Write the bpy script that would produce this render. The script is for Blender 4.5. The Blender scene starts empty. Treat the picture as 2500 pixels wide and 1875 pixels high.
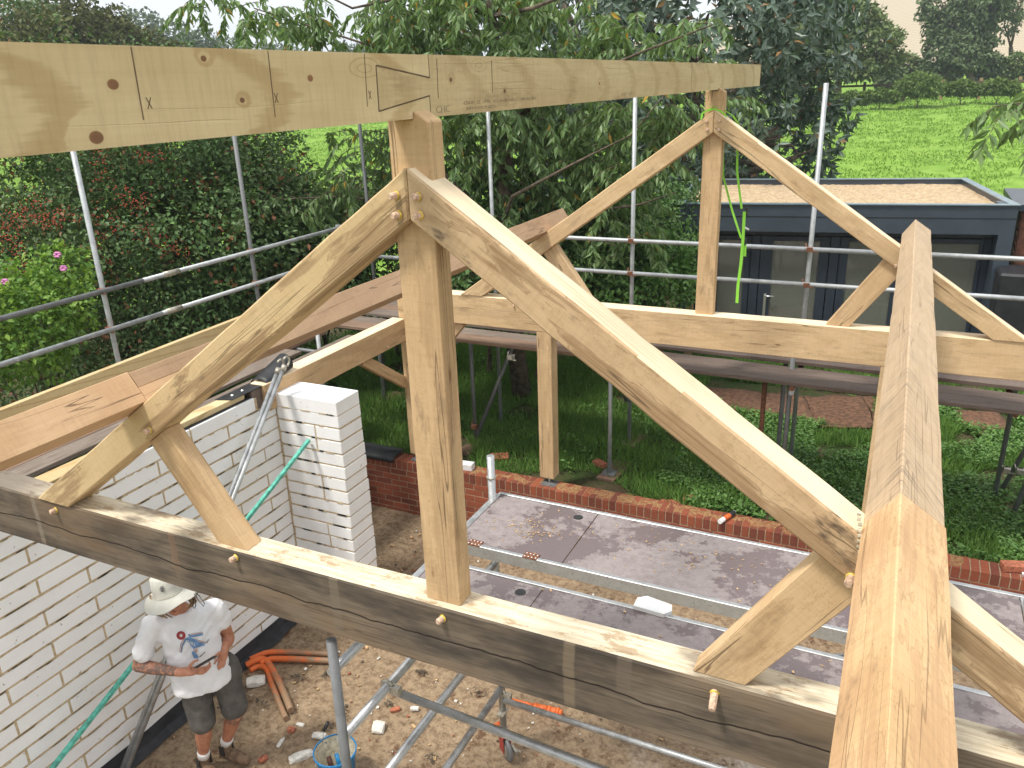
import bpy, bmesh, math, random
import numpy as np
from mathutils import Vector, Matrix, noise
from mathutils.bvhtree import BVHTree
random.seed(7); RNG = np.random.default_rng(7)
sc = bpy.context.scene
COL = sc.collection
V = Vector
# ------------------------------------------------------------------ camera
CAM = V((1.5519, -2.3921, 4.7707))
CR = V((0.90190, 0.43052, -0.03430)); CF = V((-0.41530, 0.84070, -0.34745))
yaw, pitch, roll = 0.4588, -0.3548, -0.0366
_f = V((-math.sin(yaw)*math.cos(pitch), math.cos(yaw)*math.cos(pitch), math.sin(pitch)))
_r = V((math.cos(yaw), math.sin(yaw), 0)); _u = _r.cross(_f)
CR = _r*math.cos(roll) + _u*math.sin(roll); CU = -_r*math.sin(roll) + _u*math.cos(roll); CF = _f
FPX = 1958.3
cd = bpy.data.cameras.new('camera'); cam = bpy.data.objects.new('camera', cd); COL.objects.link(cam)
cd.sensor_width = 36; cd.lens = FPX/2500*36; cd.clip_start = .05; cd.clip_end = 3000
cam.matrix_world = Matrix((( CR.x, CU.x, -CF.x, CAM.x), (CR.y, CU.y, -CF.y, CAM.y), (CR.z, CU.z, -CF.z, CAM.z), (0, 0, 0, 1)))
sc.camera = cam
def ray(px, py): return CF + CR*((px-1250)/FPX) + CU*((937.5-py)/FPX)
def onX(px, py, X): d = ray(px, py); return CAM + d*((X-CAM.x)/d.x)
def onY(px, py, Y): d = ray(px, py); return CAM + d*((Y-CAM.y)/d.y)
def onZ(px, py, Z): d = ray(px, py); return CAM + d*((Z-CAM.z)/d.z)
def at(px, py, D): d = ray(px, py); return CAM + d*(D/math.hypot(d.x, d.y))      # point at horizontal distance D
# ------------------------------------------------------------------ sky, sun, exposure
SUN_EL, SUN_AZ = math.radians(64), math.radians(215)     # azimuth clockwise from +Y
w = bpy.data.worlds.new('World'); sc.world = w; w.use_nodes = True
nt = w.node_tree; nt.nodes.clear(); N = nt.nodes.new; L = nt.links.new
sky = N('ShaderNodeTexSky'); sky.sky_type = 'NISHITA'; sky.sun_disc = False
sky.sun_elevation = SUN_EL; sky.sun_rotation = SUN_AZ; sky.air_density = 1.2; sky.dust_density = 2.5
tc = N('ShaderNodeTexCoord'); mp = N('ShaderNodeMapping'); mp.inputs['Scale'].default_value = (1.2, 1.2, 4)
nz = N('ShaderNodeTexNoise'); nz.inputs['Scale'].default_value = 1.6; nz.inputs['Detail'].default_value = 6
cr = N('ShaderNodeValToRGB'); e = cr.color_ramp.elements
e[0].position = .3; e[0].color = (8.9, 9.2, 9.6, 1); e[1].position = .72; e[1].color = (12.2, 12.4, 12.6, 1)
mx = N('ShaderNodeMix'); mx.data_type = 'RGBA'; mx.inputs[0].default_value = .9
bg = N('ShaderNodeBackground'); bg.inputs['Strength'].default_value = .1
out = N('ShaderNodeOutputWorld')
L(tc.outputs['Generated'], mp.inputs[0]); L(mp.outputs[0], nz.inputs['Vector']); L(nz.outputs[0], cr.inputs[0])
L(sky.outputs[0], mx.inputs[6]); L(cr.outputs[0], mx.inputs[7]); L(mx.outputs[2], bg.inputs[0]); L(bg.outputs[0], out.inputs[0])
sd = bpy.data.lights.new('sun', 'SUN'); sd.energy = 3.1; sd.angle = math.radians(10); sd.color = (1, .96, .88)
sun = bpy.data.objects.new('sun', sd); COL.objects.link(sun)
sdir = V((math.sin(SUN_AZ)*math.cos(SUN_EL), math.cos(SUN_AZ)*math.cos(SUN_EL), math.sin(SUN_EL)))
sun.rotation_euler = sdir.to_track_quat('Z', 'Y').to_euler(); sun.location = (0, 0, 20)
sc.view_settings.view_transform = 'Standard'; sc.view_settings.look = 'None'; sc.view_settings.gamma = 1
sc.view_settings.exposure = 0.38
sc.render.engine = 'CYCLES'
sc.cycles.max_bounces = 6; sc.cycles.transparent_max_bounces = 8
# ------------------------------------------------------------------ materials
class NT:
    def __init__(s, name):
        s.m = bpy.data.materials.new(name); s.m.use_nodes = True; s.t = s.m.node_tree; s.t.nodes.clear()
        s.o = s.n('ShaderNodeOutputMaterial'); s.b = s.n('ShaderNodeBsdfPrincipled'); s.l(s.b.outputs[0], s.o.inputs[0])
    def n(s, k, **kw):
        x = s.t.nodes.new(k)
        for a, b in kw.items(): setattr(x, a, b)
        return x
    def l(s, a, b): s.t.links.new(a, b)
    def attr(s, name): return s.n('ShaderNodeAttribute', attribute_name=name)
    def val(s, x, inp):
        if isinstance(x, (int, float)): inp.default_value = x
        elif isinstance(x, (tuple, list)): inp.default_value = tuple(x)+((1,) if len(x) == 3 and inp.type == 'RGBA' else ())
        else: s.l(x, inp)
    def math(s, op, a, b=0, c=None, clamp=False):
        x = s.n('ShaderNodeMath', operation=op); x.use_clamp = clamp
        s.val(a, x.inputs[0]); s.val(b, x.inputs[1])
        if c is not None: s.val(c, x.inputs[2])
        return x.outputs[0]
    def mul(s, v, sc_):
        x = s.n('ShaderNodeVectorMath', operation='MULTIPLY'); s.l(v, x.inputs[0]); x.inputs[1].default_value = sc_; return x.outputs[0]
    def add(s, v, u):
        x = s.n('ShaderNodeVectorMath', operation='ADD'); s.l(v, x.inputs[0]); s.val(u, x.inputs[1]); return x.outputs[0]
    def noise(s, v, scale=1, det=3, rough=.55, col=False):
        x = s.n('ShaderNodeTexNoise'); 
        if v is not None: s.l(v, x.inputs['Vector'])
        x.inputs['Scale'].default_value = scale; x.inputs['Detail'].default_value = det; x.inputs['Roughness'].default_value = rough
        return x.outputs[1] if col else x.outputs[0]
    def voro(s, v, scale=1, feat='F1', out=0):
        x = s.n('ShaderNodeTexVoronoi', feature=feat)
        if v is not None: s.l(v, x.inputs['Vector'])
        x.inputs['Scale'].default_value = scale; return x.outputs[out]
    def ramp(s, f, a, b, ca=0., cb=1.):
        x = s.n('ShaderNodeMapRange'); x.interpolation_type = 'SMOOTHSTEP'
        s.l(f, x.inputs[0]); x.inputs[1].default_value = a; x.inputs[2].default_value = b; x.inputs[3].default_value = ca; x.inputs[4].default_value = cb
        return x.outputs[0]
    def mix(s, f, a, b, mode='MIX'):
        x = s.n('ShaderNodeMix', data_type='RGBA', blend_type=mode); s.val(f, x.inputs[0]); s.val(a, x.inputs[6]); s.val(b, x.inputs[7]); return x.outputs[2]
    def bump(s, h, strength=.3, dist=.002, prev=None):
        x = s.n('ShaderNodeBump'); x.inputs['Strength'].default_value = strength; x.inputs['Distance'].default_value = dist
        s.l(h, x.inputs['Height'])
        if prev is not None: s.l(prev, x.inputs['Normal'])
        return x.outputs[0]
    def pos(s): return s.n('ShaderNodeNewGeometry').outputs['Position']
    def fin(s, col, rough=.7, nrm=None, metal=0, spec=.5):
        s.val(col, s.b.inputs['Base Color']); s.val(rough, s.b.inputs['Roughness']); s.val(metal, s.b.inputs['Metallic'])
        s.b.inputs['Specular IOR Level'].default_value = spec
        if nrm is not None: s.l(nrm, s.b.inputs['Normal'])
        return s.m
def wood(name, c0, c1, stain=(.16, .075, .025), ring=.30, fib=.30, st=.5, stscale=1.0, saw=0., crack=.6, grey=None, greyf=0., rw=.013, knots=True, blotch=None, thin=None, kl=(), wobA=.11, zone=0., zc=(.27, .165, .085), tr=.16):
    """timber in grain coordinates: gc = (along, across, across) in metres"""
    t = NT(name); gc = t.attr('gc').outputs['Vector']
    wob = t.noise(t.mul(gc, (1.1, 3.5, 3.5)), 1, 2, col=True)
    wv = t.n('ShaderNodeVectorMath', operation='MULTIPLY_ADD'); t.l(wob, wv.inputs[0]); wv.inputs[1].default_value = (.0, wobA, wobA); t.l(gc, wv.inputs[2])
    kn = t.voro(t.mul(gc, (2.1, 6, 6)), 1, out=0); kc = t.voro(t.mul(gc, (2.1, 6, 6)), 1, out=1)
    sel = t.n('ShaderNodeSeparateColor'); t.l(kc, sel.inputs[0]); selv = t.math('GREATER_THAN', sel.outputs[0], .70)
    kd = t.ramp(kn, .0, .22, 1, 0); kd = t.math('MULTIPLY', kd, selv)
    yz = t.mul(wv.outputs[0], (.03, 1, 1)); ln = t.n('ShaderNodeVectorMath', operation='LENGTH'); t.l(yz, ln.inputs[0])
    rr = t.math('ADD', ln.outputs['Value'], t.math('MULTIPLY', kd, .035))
    fine = t.noise(t.mul(gc, (4, 60, 60)), 1, 2)
    rr = t.math('ADD', rr, t.math('MULTIPLY', fine, .004))
    kms = []
    if kl:
        sp0 = t.n('ShaderNodeSeparateXYZ'); t.l(t.pos(), sp0.inputs[0])
        for ky, kz, kr in kl:
            dy = t.math('MULTIPLY', t.math('SUBTRACT', sp0.outputs[1], ky), .75); dz = t.math('SUBTRACT', sp0.outputs[2], kz)
            dd = t.math('SQRT', t.math('ADD', t.math('MULTIPLY', dy, dy), t.math('MULTIPLY', dz, dz)))
            rr = t.math('ADD', rr, t.math('MULTIPLY', t.ramp(dd, 0, kr*4.5, 1, 0),   .018*kr/.02)); kms.append((t.ramp(dd, kr*.8, kr, 1, 0), t.ramp(dd, kr, kr*2.0, 1, 0)))
    sn = t.math('SINE', t.math('MULTIPLY', rr, 6.283/rw)); ringv = t.ramp(sn, *(thin or (-.2, 1.0)))
    fibre = t.ramp(t.noise(t.mul(gc, (2.5, 90, 90)), 1, 3, .7), .25, .8)
    col = t.mix(t.math('MULTIPLY', ringv, ring), c0, c1)
    col = t.mix(t.math('MULTIPLY', fibre, fib), col, tuple(x*.62 for x in c1))
    tone = t.ramp(t.noise(t.mul(gc, (.9, 3.5, 3.5)), 1, 3), .3, .75)
    col = t.mix(t.math('MULTIPLY', tone, .45), col, c1)
    if st:
        sp = t.noise(t.mul(gc, (2.2*stscale, 8*stscale, 8*stscale)), 1, 5, .65)
        sm = t.math('MULTIPLY', t.ramp(sp, .55, .75), st); col = t.mix(sm, col, stain)
        sq = t.noise(t.mul(gc, (6, 14, 14)), 1.3, 4, .7); em = t.math('ABSOLUTE', t.math('SUBTRACT', sq, .56))
        col = t.mix(t.math('MULTIPLY', t.ramp(em, .0, .014, 1, 0), st*.55), col, tuple(x*1.5 for x in stain))
        sp2 = t.noise(t.mul(gc, (30, 55, 55)), 1, 3, .6); col = t.mix(t.math('MULTIPLY', t.ramp(sp2, .70, .78), st*.9), col, tuple(x*.7 for x in stain))
    if knots:
        kk = t.math('MULTIPLY', t.ramp(kn, .035, .075, 1, 0), selv); col = t.mix(t.math('MULTIPLY', kk, .85), col, (.07, .03, .012))
        col = t.mix(t.math('MULTIPLY', kd, .35), col, stain)
    rnd_ = t.n('ShaderNodeObjectInfo').outputs['Random']; col = t.mix(t.math('MULTIPLY', rnd_, .45), col, c1)
    tm_ = t.ramp(t.noise(t.mul(gc, (75, 7, 7)), 1, 3, .7), .40, .75); col = t.mix(t.math('MULTIPLY', tm_, tr), col, tuple(x*.5 for x in c1))
    if zone:
        zn = t.noise(t.mul(gc, (1.0, 6, 6)), 1, 4, .62); zm = t.ramp(zn, .50, .545); edge = t.ramp(t.math('ABSOLUTE', t.math('SUBTRACT', zn, .51)), 0, .008, 1, 0)
        col = t.mix(t.math('MULTIPLY', t.math('MULTIPLY', zm, zone), t.ramp(fibre, 0, 1, .6, 1)), col, zc); col = t.mix(t.math('MULTIPLY', edge, zone*.5), col, (.20, .105, .045))
        dk = t.math('MULTIPLY', t.ramp(t.noise(t.mul(gc, (1.6, 5, 5)), 1.3, 5, .7), .60, .70), zone); col = t.mix(dk, col, (.085, .06, .045))
    for km, kh in kms:
        col = t.mix(t.math('MULTIPLY', kh, .12), col, (.52, .36, .15)); col = t.mix(t.math('MULTIPLY', km, .9), col, t.mix(t.ramp(sn, -1, 1), (.30, .12, .055), (.15, .06, .03)))
    if saw:
        dg = t.n('ShaderNodeVectorMath', operation='DOT_PRODUCT'); t.l(gc, dg.inputs[0]); dg.inputs[1].default_value = (1, .9, -.9)
        cmb = t.n('ShaderNodeCombineXYZ'); t.l(t.math('MULTIPLY', dg.outputs['Value'], 55), cmb.inputs[0])
        ns = t.n('ShaderNodeTexNoise'); ns.inputs['Detail'].default_value = 4; ns.inputs['Roughness'].default_value = .7; ns.inputs['Scale'].default_value = 1
        t.l(t.add(cmb.outputs[0], t.mul(gc, (1.5, 5, 5))), ns.inputs['Vector'])
        col = t.mix(t.math('MULTIPLY', t.math('MULTIPLY', t.ramp(ns.outputs[0], .45, .72), saw), t.ramp(t.noise(t.mul(gc, (1.5, 6, 6)), 1, 4, .65), .35, .68)), col, (.16, .13, .10))
    if greyf:
        g = t.ramp(t.noise(t.mul(gc, (1.3, 5, 5)), 1, 5, .7), .25, .62); col = t.mix(t.math('MULTIPLY', g, greyf), col, grey)
        col = t.mix(t.math('MULTIPLY', fibre, .35*greyf), col, (.05, .04, .03))
    if blotch:
        g = t.ramp(t.noise(t.mul(gc, (1.2, 4, 4)), 1, 3, .6), .60, .68); col = t.mix(t.math('MULTIPLY', g, .75), col, blotch)
    pale_top = t.mix(t.math('MULTIPLY', fibre, .5), (.88, .75, .54), (.70, .53, .32)); col = t.mix(t.math('MULTIPLY', t.attr('wx').outputs['Fac'], t.ramp(tone, 0, 1, .9, .6)), col, pale_top)  # upward faces paler: sunlit tops put into the colour along with fresh-sawn tone
    ck = t.noise(t.mul(gc, (.55, 19, 19)), 1, 2, .45); cm = t.math('ABSOLUTE', t.math('SUBTRACT', ck, .5))
    mask = t.ramp(t.noise(t.mul(gc, (.9, 7, 7)), 1.1, 1), .50, .58)
    cv = t.math('MULTIPLY', t.ramp(cm, .003, .012, 1, 0), mask)
    col = t.mix(t.math('MULTIPLY', cv, crack), col, (.03, .015, .008))
    hh = t.math('SUBTRACT', t.math('MULTIPLY', fibre, .25), t.math('MULTIPLY', cv, 1.5))
    return t.fin(col, .72, t.bump(hh, .5, .0015), spec=.25)
OAKL, OAKD = (.74, .53, .315), (.52, .335, .172)
M = {}
M['oak'] = wood('oak', OAKL, OAKD, st=.55, zone=.35)
M['oak_stained'] = wood('oak_stained', (.71, .52, .325), (.49, .325, .18), st=.75, zone=.9)
M['oak_pale'] = wood('oak_pale', (.72, .53, .31), (.54, .36, .18), st=.35, crack=.5)
M['oak_purlin'] = wood('oak_purlin', (.76, .525, .30), (.52, .315, .145), zone=.55, saw=.4, zc=(.42, .24, .13), st=.6, crack=.35, rw=.02)
M['oak_saw'] = wood('oak_saw', (.62, .47, .32), (.44, .31, .19), st=.15, saw=.9, crack=.3, knots=False)
M['oak_red'] = wood('oak_red', (.56, .385, .245), (.37, .235, .14), stain=(.12, .06, .03), st=.6, crack=.5)
M['oak_orange'] = wood('oak_orange', (.74, .51, .315), (.55, .345, .19), st=.3, ring=.6, rw=.016, crack=.7, knots=False)
M['pine'] = wood('pine', (.78, .63, .38), (.40, .25, .10), ring=.50, fib=.10, st=0, crack=0, rw=.019, thin=(.72, 1.), wobA=.035, knots=False, kl=((-1.125, 4.804, .012), (-1.191, 4.701, .0145), (-.86, 4.858, .0075), (-.752, 4.762, .0075), (-.476, 4.812, .010)))
M['pine_worn'] = wood('pine_worn', (.70, .55, .32), (.38, .25, .11), ring=.35, fib=.2, st=.5, crack=.1, rw=.015, thin=(.55, 1.), wobA=.035, stain=(.22, .13, .06), knots=False, kl=((.314, 4.802, .009), (.754, 4.755, .009), (1.9, 4.77, .009)))
M['pine_plain'] = wood('pine_plain', (.72, .59, .36), (.42, .28, .12), ring=.6, fib=.1, st=0, crack=0, rw=.018, thin=(.6, 1.), wobA=.05, knots=False)
M['board_grey'] = wood('board_grey', (.32, .27, .23), (.15, .11, .085), st=.5, stain=(.05, .03, .02), crack=.6, rw=.02, fib=.5)
M['board_red'] = wood('board_red', (.36, .245, .175), (.18, .115, .08), st=.5, stain=(.06, .03, .02), crack=.6, rw=.02, fib=.5)
M['board_dark'] = wood('board_dark', (.24, .185, .155), (.11, .08, .063), st=.5, stain=(.03, .018, .014), crack=.6, rw=.02, fib=.5)
M['sole'] = wood('sole', (.27, .17, .12), (.14, .08, .055), st=.5, stain=(.05, .03, .02))
M['fence'] = wood('fence', (.16, .12, .085), (.09, .065, .045), st=.3)
M['fence_new'] = wood('fence_new', (.38, .27, .15), (.26, .17, .09), st=.3)
def tie_mat():
    t = NT('tie_oak'); m = M['oak_pale']; gc = t.attr('gc').outputs['Vector']; wx = t.attr('wx').outputs['Fac']
    fib = t.ramp(t.noise(t.mul(gc, (2, 70, 70)), 1, 4, .75), .25, .75)
    big = t.noise(t.mul(gc, (1.6, 5, 5)), 1, 4, .65)
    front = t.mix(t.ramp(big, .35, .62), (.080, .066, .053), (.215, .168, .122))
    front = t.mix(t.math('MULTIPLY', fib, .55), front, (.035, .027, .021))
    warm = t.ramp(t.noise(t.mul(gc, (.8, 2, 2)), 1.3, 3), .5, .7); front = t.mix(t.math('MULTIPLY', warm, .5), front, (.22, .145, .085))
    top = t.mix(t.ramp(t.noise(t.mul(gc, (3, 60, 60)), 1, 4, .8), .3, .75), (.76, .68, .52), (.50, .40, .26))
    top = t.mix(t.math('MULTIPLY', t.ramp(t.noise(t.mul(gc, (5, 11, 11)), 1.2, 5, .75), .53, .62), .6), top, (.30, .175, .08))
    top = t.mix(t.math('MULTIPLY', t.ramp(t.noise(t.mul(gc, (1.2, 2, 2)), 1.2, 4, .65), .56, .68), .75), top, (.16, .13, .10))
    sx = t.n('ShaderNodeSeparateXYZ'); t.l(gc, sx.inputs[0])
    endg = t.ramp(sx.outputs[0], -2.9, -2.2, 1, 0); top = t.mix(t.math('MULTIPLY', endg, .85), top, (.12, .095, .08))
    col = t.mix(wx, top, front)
    zs = sx.outputs[2]; xo = t.math('ADD', sx.outputs[0], t.math('MULTIPLY', t.noise(t.mul(gc, (3, 0, 9)), 1, 3), .02))
    for x0_, wd_, zl, cst in ((-2.63, .019, -.150, (.26, .215, .165)), (-1.568, .022, -.045, (.29, .165, .095)), (-1.568, .018, -.13, (.17, .125, .09)), (-.563, .026, -.13, (.185, .15, .11)), (.576, .025, -.15, (.24, .185, .125)), (.80, .03, -.02, (.16, .125, .095))):
        sm_ = t.math('MULTIPLY', t.ramp(t.math('ABSOLUTE', t.math('SUBTRACT', xo, x0_+.01)), wd_*.75, wd_*1.15, 1, 0), t.ramp(zs, zl-.01, zl+.02))
        col = t.mix(t.math('MULTIPLY', t.math('MULTIPLY', sm_, wx), t.ramp(fib, 0, 1, .8, .45)), col, cst)
    # long shake crack running the length of the front
    ln = t.math('ADD', sx.outputs[2], t.math('MULTIPLY', t.math('SUBTRACT', t.noise(t.mul(gc, (1.6, 0, 0)), 1, 4, .55), .5), .13))
    cv = t.ramp(t.math('ABSOLUTE', t.math('ADD', ln, .005)), .0015, .006, 1, 0); cv = t.math('MULTIPLY', cv, wx)
    ck = t.noise(t.mul(gc, (.7, 22, 22)), 1, 3, .5); c2 = t.ramp(t.math('ABSOLUTE', t.math('SUBTRACT', ck, .5)), .003, .012, 1, 0)
    c2 = t.math('MULTIPLY', c2, t.ramp(t.noise(t.mul(gc, (1.5, 5, 5)), 1.1, 1), .45, .6))
    cc = t.math('MAXIMUM', cv, t.math('MULTIPLY', c2, .4)); col = t.mix(t.math('MULTIPLY', cc, .9), col, (.018, .012, .009))
    hh = t.math('SUBTRACT', t.math('MULTIPLY', fib, .4), t.math('MULTIPLY', cc, 2))
    return t.fin(col, .8, t.bump(hh, .7, .002), spec=.2)
M['tie'] = tie_mat()
def simple(name, col, rough=.6, metal=0, nsc=20, namt=.25, bump=.0, spec=.5, var=0.):
    t = NT(name); p = t.pos(); nz_ = t.noise(p, nsc, 4, .6)
    c = t.mix(t.ramp(nz_, .3, .7), tuple(x*(1-namt) for x in col), tuple(min(1, x*(1+namt)) for x in col))
    if var: c = t.mix(t.math('MULTIPLY', t.attr('var').outputs['Fac'], var), c, tuple(x*.45 for x in col))
    return t.fin(c, rough, t.bump(nz_, bump, .003) if bump else None, metal, spec)
def galv(name, base, rough=.42, metal=.75, spots=.3):
    t = NT(name); p = t.pos()
    a = t.noise(p, 14, 4, .7); b = t.noise(p, 90, 2, .6)
    c = t.mix(t.ramp(a, .3, .7), tuple(x*.75 for x in base), base); c = t.mix(t.math('MULTIPLY', t.ramp(b, .62, .7), spots), c, (.1, .09, .08))
    return t.fin(c, t.ramp(a, .2, .8, rough-.1, rough+.2), t.bump(b, .12, .001), metal)
M['galv'] = galv('galvanised', (.50, .52, .53), .5, .55)
M['galv_dark'] = galv('galvanised_dull', (.24, .245, .25), .6, .5)
M['alu'] = galv('aluminium', (.54, .55, .55), .36, .8, .5)
M['rust'] = simple('rusty_steel', (.20, .085, .045), .8, .3, 60, .5, .4)
M['zinc'] = simple('zinc_casting', (.42, .39, .33), .5, .6, 40, .3, .2)
M['chrome'] = simple('chrome', (.8, .8, .8), .38, 1, 10, .05)
M['peg'] = simple('peg_wood', (.60, .41, .29), .7, 0, 90, .35, .3)
M['glue'] = simple('yellow_glue', (.62, .44, .05), .35, 0, 60, .3)
M['line'] = simple('pencil_line', (.17, .115, .07), .9)
M['ink'] = simple('stamp_ink', (.36, .27, .16), .9)
M['stripe'] = simple('bleached_stripe', (.135, .108, .08), .85, 0, 30, .35)
M['stripe_or'] = simple('orange_stripe', (.20, .125, .078), .85, 0, 50, .45)
M['knot'] = simple('knot_wood', (.25, .11, .05), .7, 0, 120, .55)
M['knot_halo'] = simple('knot_ring', (.42, .27, .11), .75, 0, 60, .2)
M['strap'] = simple('lime_webbing', (.27, .66, .06), .55, 0, 150, .15)
M['blackp'] = simple('black_plastic', (.018, .019, .022), .5, 0, 9, .4, .1)
M['teal'] = simple('teal_paint', (.10, .42, .33), .6, 0, 25, .35)
M['orange'] = simple('orange_pipe', (.70, .15, .035), .5, 0, 14, .25)
def pipe_mat():
    t = NT('muddy_orange_pipe'); p = t.pos(); l = t.attr('var').outputs['Fac']
    m = t.ramp(t.math('ADD', l, t.math('MULTIPLY', t.noise(p, 16, 4), .8)), .85, 1.25)
    return t.fin(t.mix(m, (.72, .15, .03), (.30, .19, .11)), .6)
M['pipe'] = pipe_mat()
M['blue'] = simple('blue_bucket', (.02, .27, .62), .35, 0, 30, .15)
M['mortar_in'] = simple('dried_mortar', (.55, .50, .38), .9, 0, 25, .3, .4)
M['black'] = simple('black_rubber', (.02, .02, .02), .5)
M['darkred'] = simple('dark_red_handle', (.11, .035, .025), .5)
M['redpaint'] = simple('red_paint', (.35, .05, .04), .5, 0, 40, .3)
M['white'] = simple('white_plastic', (.75, .76, .76), .45, 0, 10, .06)
M['stone'] = simple('chalk_stone', (.66, .63, .57), .9, 0, 25, .2, .5)
M['redbrick'] = simple('loose_brick', (.36, .12, .065), .85, 0, 40, .4, .5)
M['frame'] = simple('dark_grey_frame', (.028, .038, .055), .35, 0, 4, .1)
M['cladding'] = simple('slate_cladding', (.048, .064, .084), .42, 0, 3, .12)
M['parapet'] = simple('parapet_trim', (.16, .22, .25), .3, 0, 6, .15)
M['matting'] = simple('brown_matting', (.13, .065, .036), .95, 0, 18, .45, .6)
M['shedclad'] = simple('shed_cladding', (.20, .085, .05), .7, 0, 12, .3, .2)
M['bitumen'] = simple('bitumen_felt', (.02, .021, .025), .6, 0, 12, .4, .3)
M['inside'] = simple('room_wall', (.55, .53, .47), .8)
M['bark'] = simple('bark', (.11, .085, .06), .95, 0, 14, .5, .8)
M['bark_pale'] = simple('ivy_bark', (.22, .19, .14), .95, 0, 14, .4, .8)
M['berry'] = simple('red_berries', (.36, .06, .025), .5, 0, 30, .3)
M['petal'] = simple('pink_petals', (.60, .22, .45), .6)
M['conker'] = simple('conker_husk', (.36, .14, .05), .8, 0, 10, .3)
def leaf(name, c0, c1, c2=None, rough=.45, spec=.4, trans=.25, yel=None):
    t = NT(name); v = t.attr('var').outputs['Fac']; p = t.pos()
    cl = t.ramp(t.noise(p, .9, 3), .3, .7)
    col = t.mix(v, c0, c1); col = t.mix(t.math('MULTIPLY', cl, .5), col, c2 or c1)
    if yel: col = t.mix(t.math('GREATER_THAN', v, yel[1]), col, yel[0])
    t.fin(col, rough, spec=spec)
    tr = t.n('ShaderNodeBsdfTranslucent'); t.l(t.mix(.5, col, (1, 1, .2), 'MULTIPLY'), tr.inputs[0])
    ms = t.n('ShaderNodeMixShader'); ms.inputs[0].default_value = trans
    t.l(t.b.outputs[0], ms.inputs[1]); t.l(tr.outputs[0], ms.inputs[2]); t.l(ms.outputs[0], t.o.inputs[0]); return t.m
M['lf_cherry'] = leaf('cherry_leaves', (.10, .185, .06), (.25, .37, .135), (.16, .26, .095), .40, .5, .38, yel=((.55, .33, .05), .985))
M['lf_chest'] = leaf('chestnut_leaves', (.06, .105, .07), (.155, .22, .155), (.10, .15, .11), .36, .6, .12, yel=((.30, .16, .06), .982))
M['lf_hedge'] = leaf('hawthorn_leaves', (.05, .105, .034), (.14, .225, .075), (.11, .15, .055), .5, .35, .25, yel=((.27, .12, .055), .93))
M['lf_under'] = leaf('undergrowth_leaves', (.042, .10, .032), (.125, .225, .065), None, .5, .35, .2)
M['lf_rose'] = leaf('rose_leaves', (.10, .22, .045), (.30, .45, .06), (.13, .27, .05), .5, .35, .35)
M['lf_olive'] = leaf('olive_hedge_leaves', (.07, .085, .028), (.15, .15, .05), (.10, .11, .035), .6, .2, .15)
M['lf_far'] = leaf('far_tree_leaves', (.07, .11, .06), (.14, .185, .10), None, .7, .15, .1)
M['lf_mid'] = leaf('round_tree_leaves', (.075, .13, .045), (.18, .25, .08), (.16, .17, .07), .6, .25, .15)
M['lf_ivy'] = leaf('ivy_leaves', (.07, .115, .05), (.15, .20, .09), None, .6, .25, .12)
M['lf_weed'] = leaf('weed_leaves', (.065, .165, .035), (.18, .33, .08), (.13, .24, .06), .5, .35, .25)
M['lf_grass'] = leaf('grass_blades', (.10, .22, .045), (.25, .44, .095), (.16, .28, .065), .5, .3, .3)
M['lf_rough'] = leaf('rough_grass', (.08, .15, .03), (.20, .28, .08), (.13, .20, .05), .6, .3, .3)
def ground_mat(name, a, b, c, s=1.5, mud=None):
    t = NT(name); p = t.pos()
    n1 = t.noise(p, s, 5, .6); n2 = t.noise(p, s*14, 4, .7)
    col = t.mix(t.ramp(n1, .35, .65), a, b); col = t.mix(t.math('MULTIPLY', t.ramp(n2, .4, .75), .55), col, c)
    hh = t.math('ADD', n1, t.math('MULTIPLY', n2, .3)); return t.fin(col, .9, t.bump(hh, .6, .02), spec=.15)
def floor_mat():
    t = NT('dirt_floor'); p = t.pos(); sx = t.n('ShaderNodeSeparateXYZ'); t.l(p, sx.inputs[0])
    n1 = t.noise(p, 1.3, 5, .62); n2 = t.noise(p, 16, 5, .75); n3 = t.noise(p, 60, 3, .7); vo = t.voro(p, 34)
    mud = t.mix(t.ramp(n2, .35, .7), (.36, .265, .17), (.165, .11, .068))
    con = t.mix(t.ramp(n2, .3, .7), (.60, .54, .46), (.38, .31, .24))
    side = t.math('ADD', t.math('MULTIPLY', sx.outputs[0], .40), t.math('MULTIPLY', sx.outputs[1], -.55))
    f = t.ramp(t.math('ADD', side, t.math('MULTIPLY', n1, 2.2)), .0, .75)
    col = t.mix(f, mud, con)
    col = t.mix(t.math('MULTIPLY', t.ramp(t.noise(p, 4.5, 6, .75), .55, .64), .8), col, (.11, .055, .03))
    col = t.mix(t.math('MULTIPLY', t.ramp(n3, .62, .72), .5), col, (.55, .42, .27))
    col = t.mix(t.math('MULTIPLY', t.ramp(vo, .08, .14, 1, 0), .5), col, (.55, .50, .43))
    hh = t.math('ADD', t.math('MULTIPLY', n2, 1.), t.math('MULTIPLY', n3, .35))
    return t.fin(col, .9, t.bump(hh, .7, .02), spec=.15)
M['floor'] = floor_mat()
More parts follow.
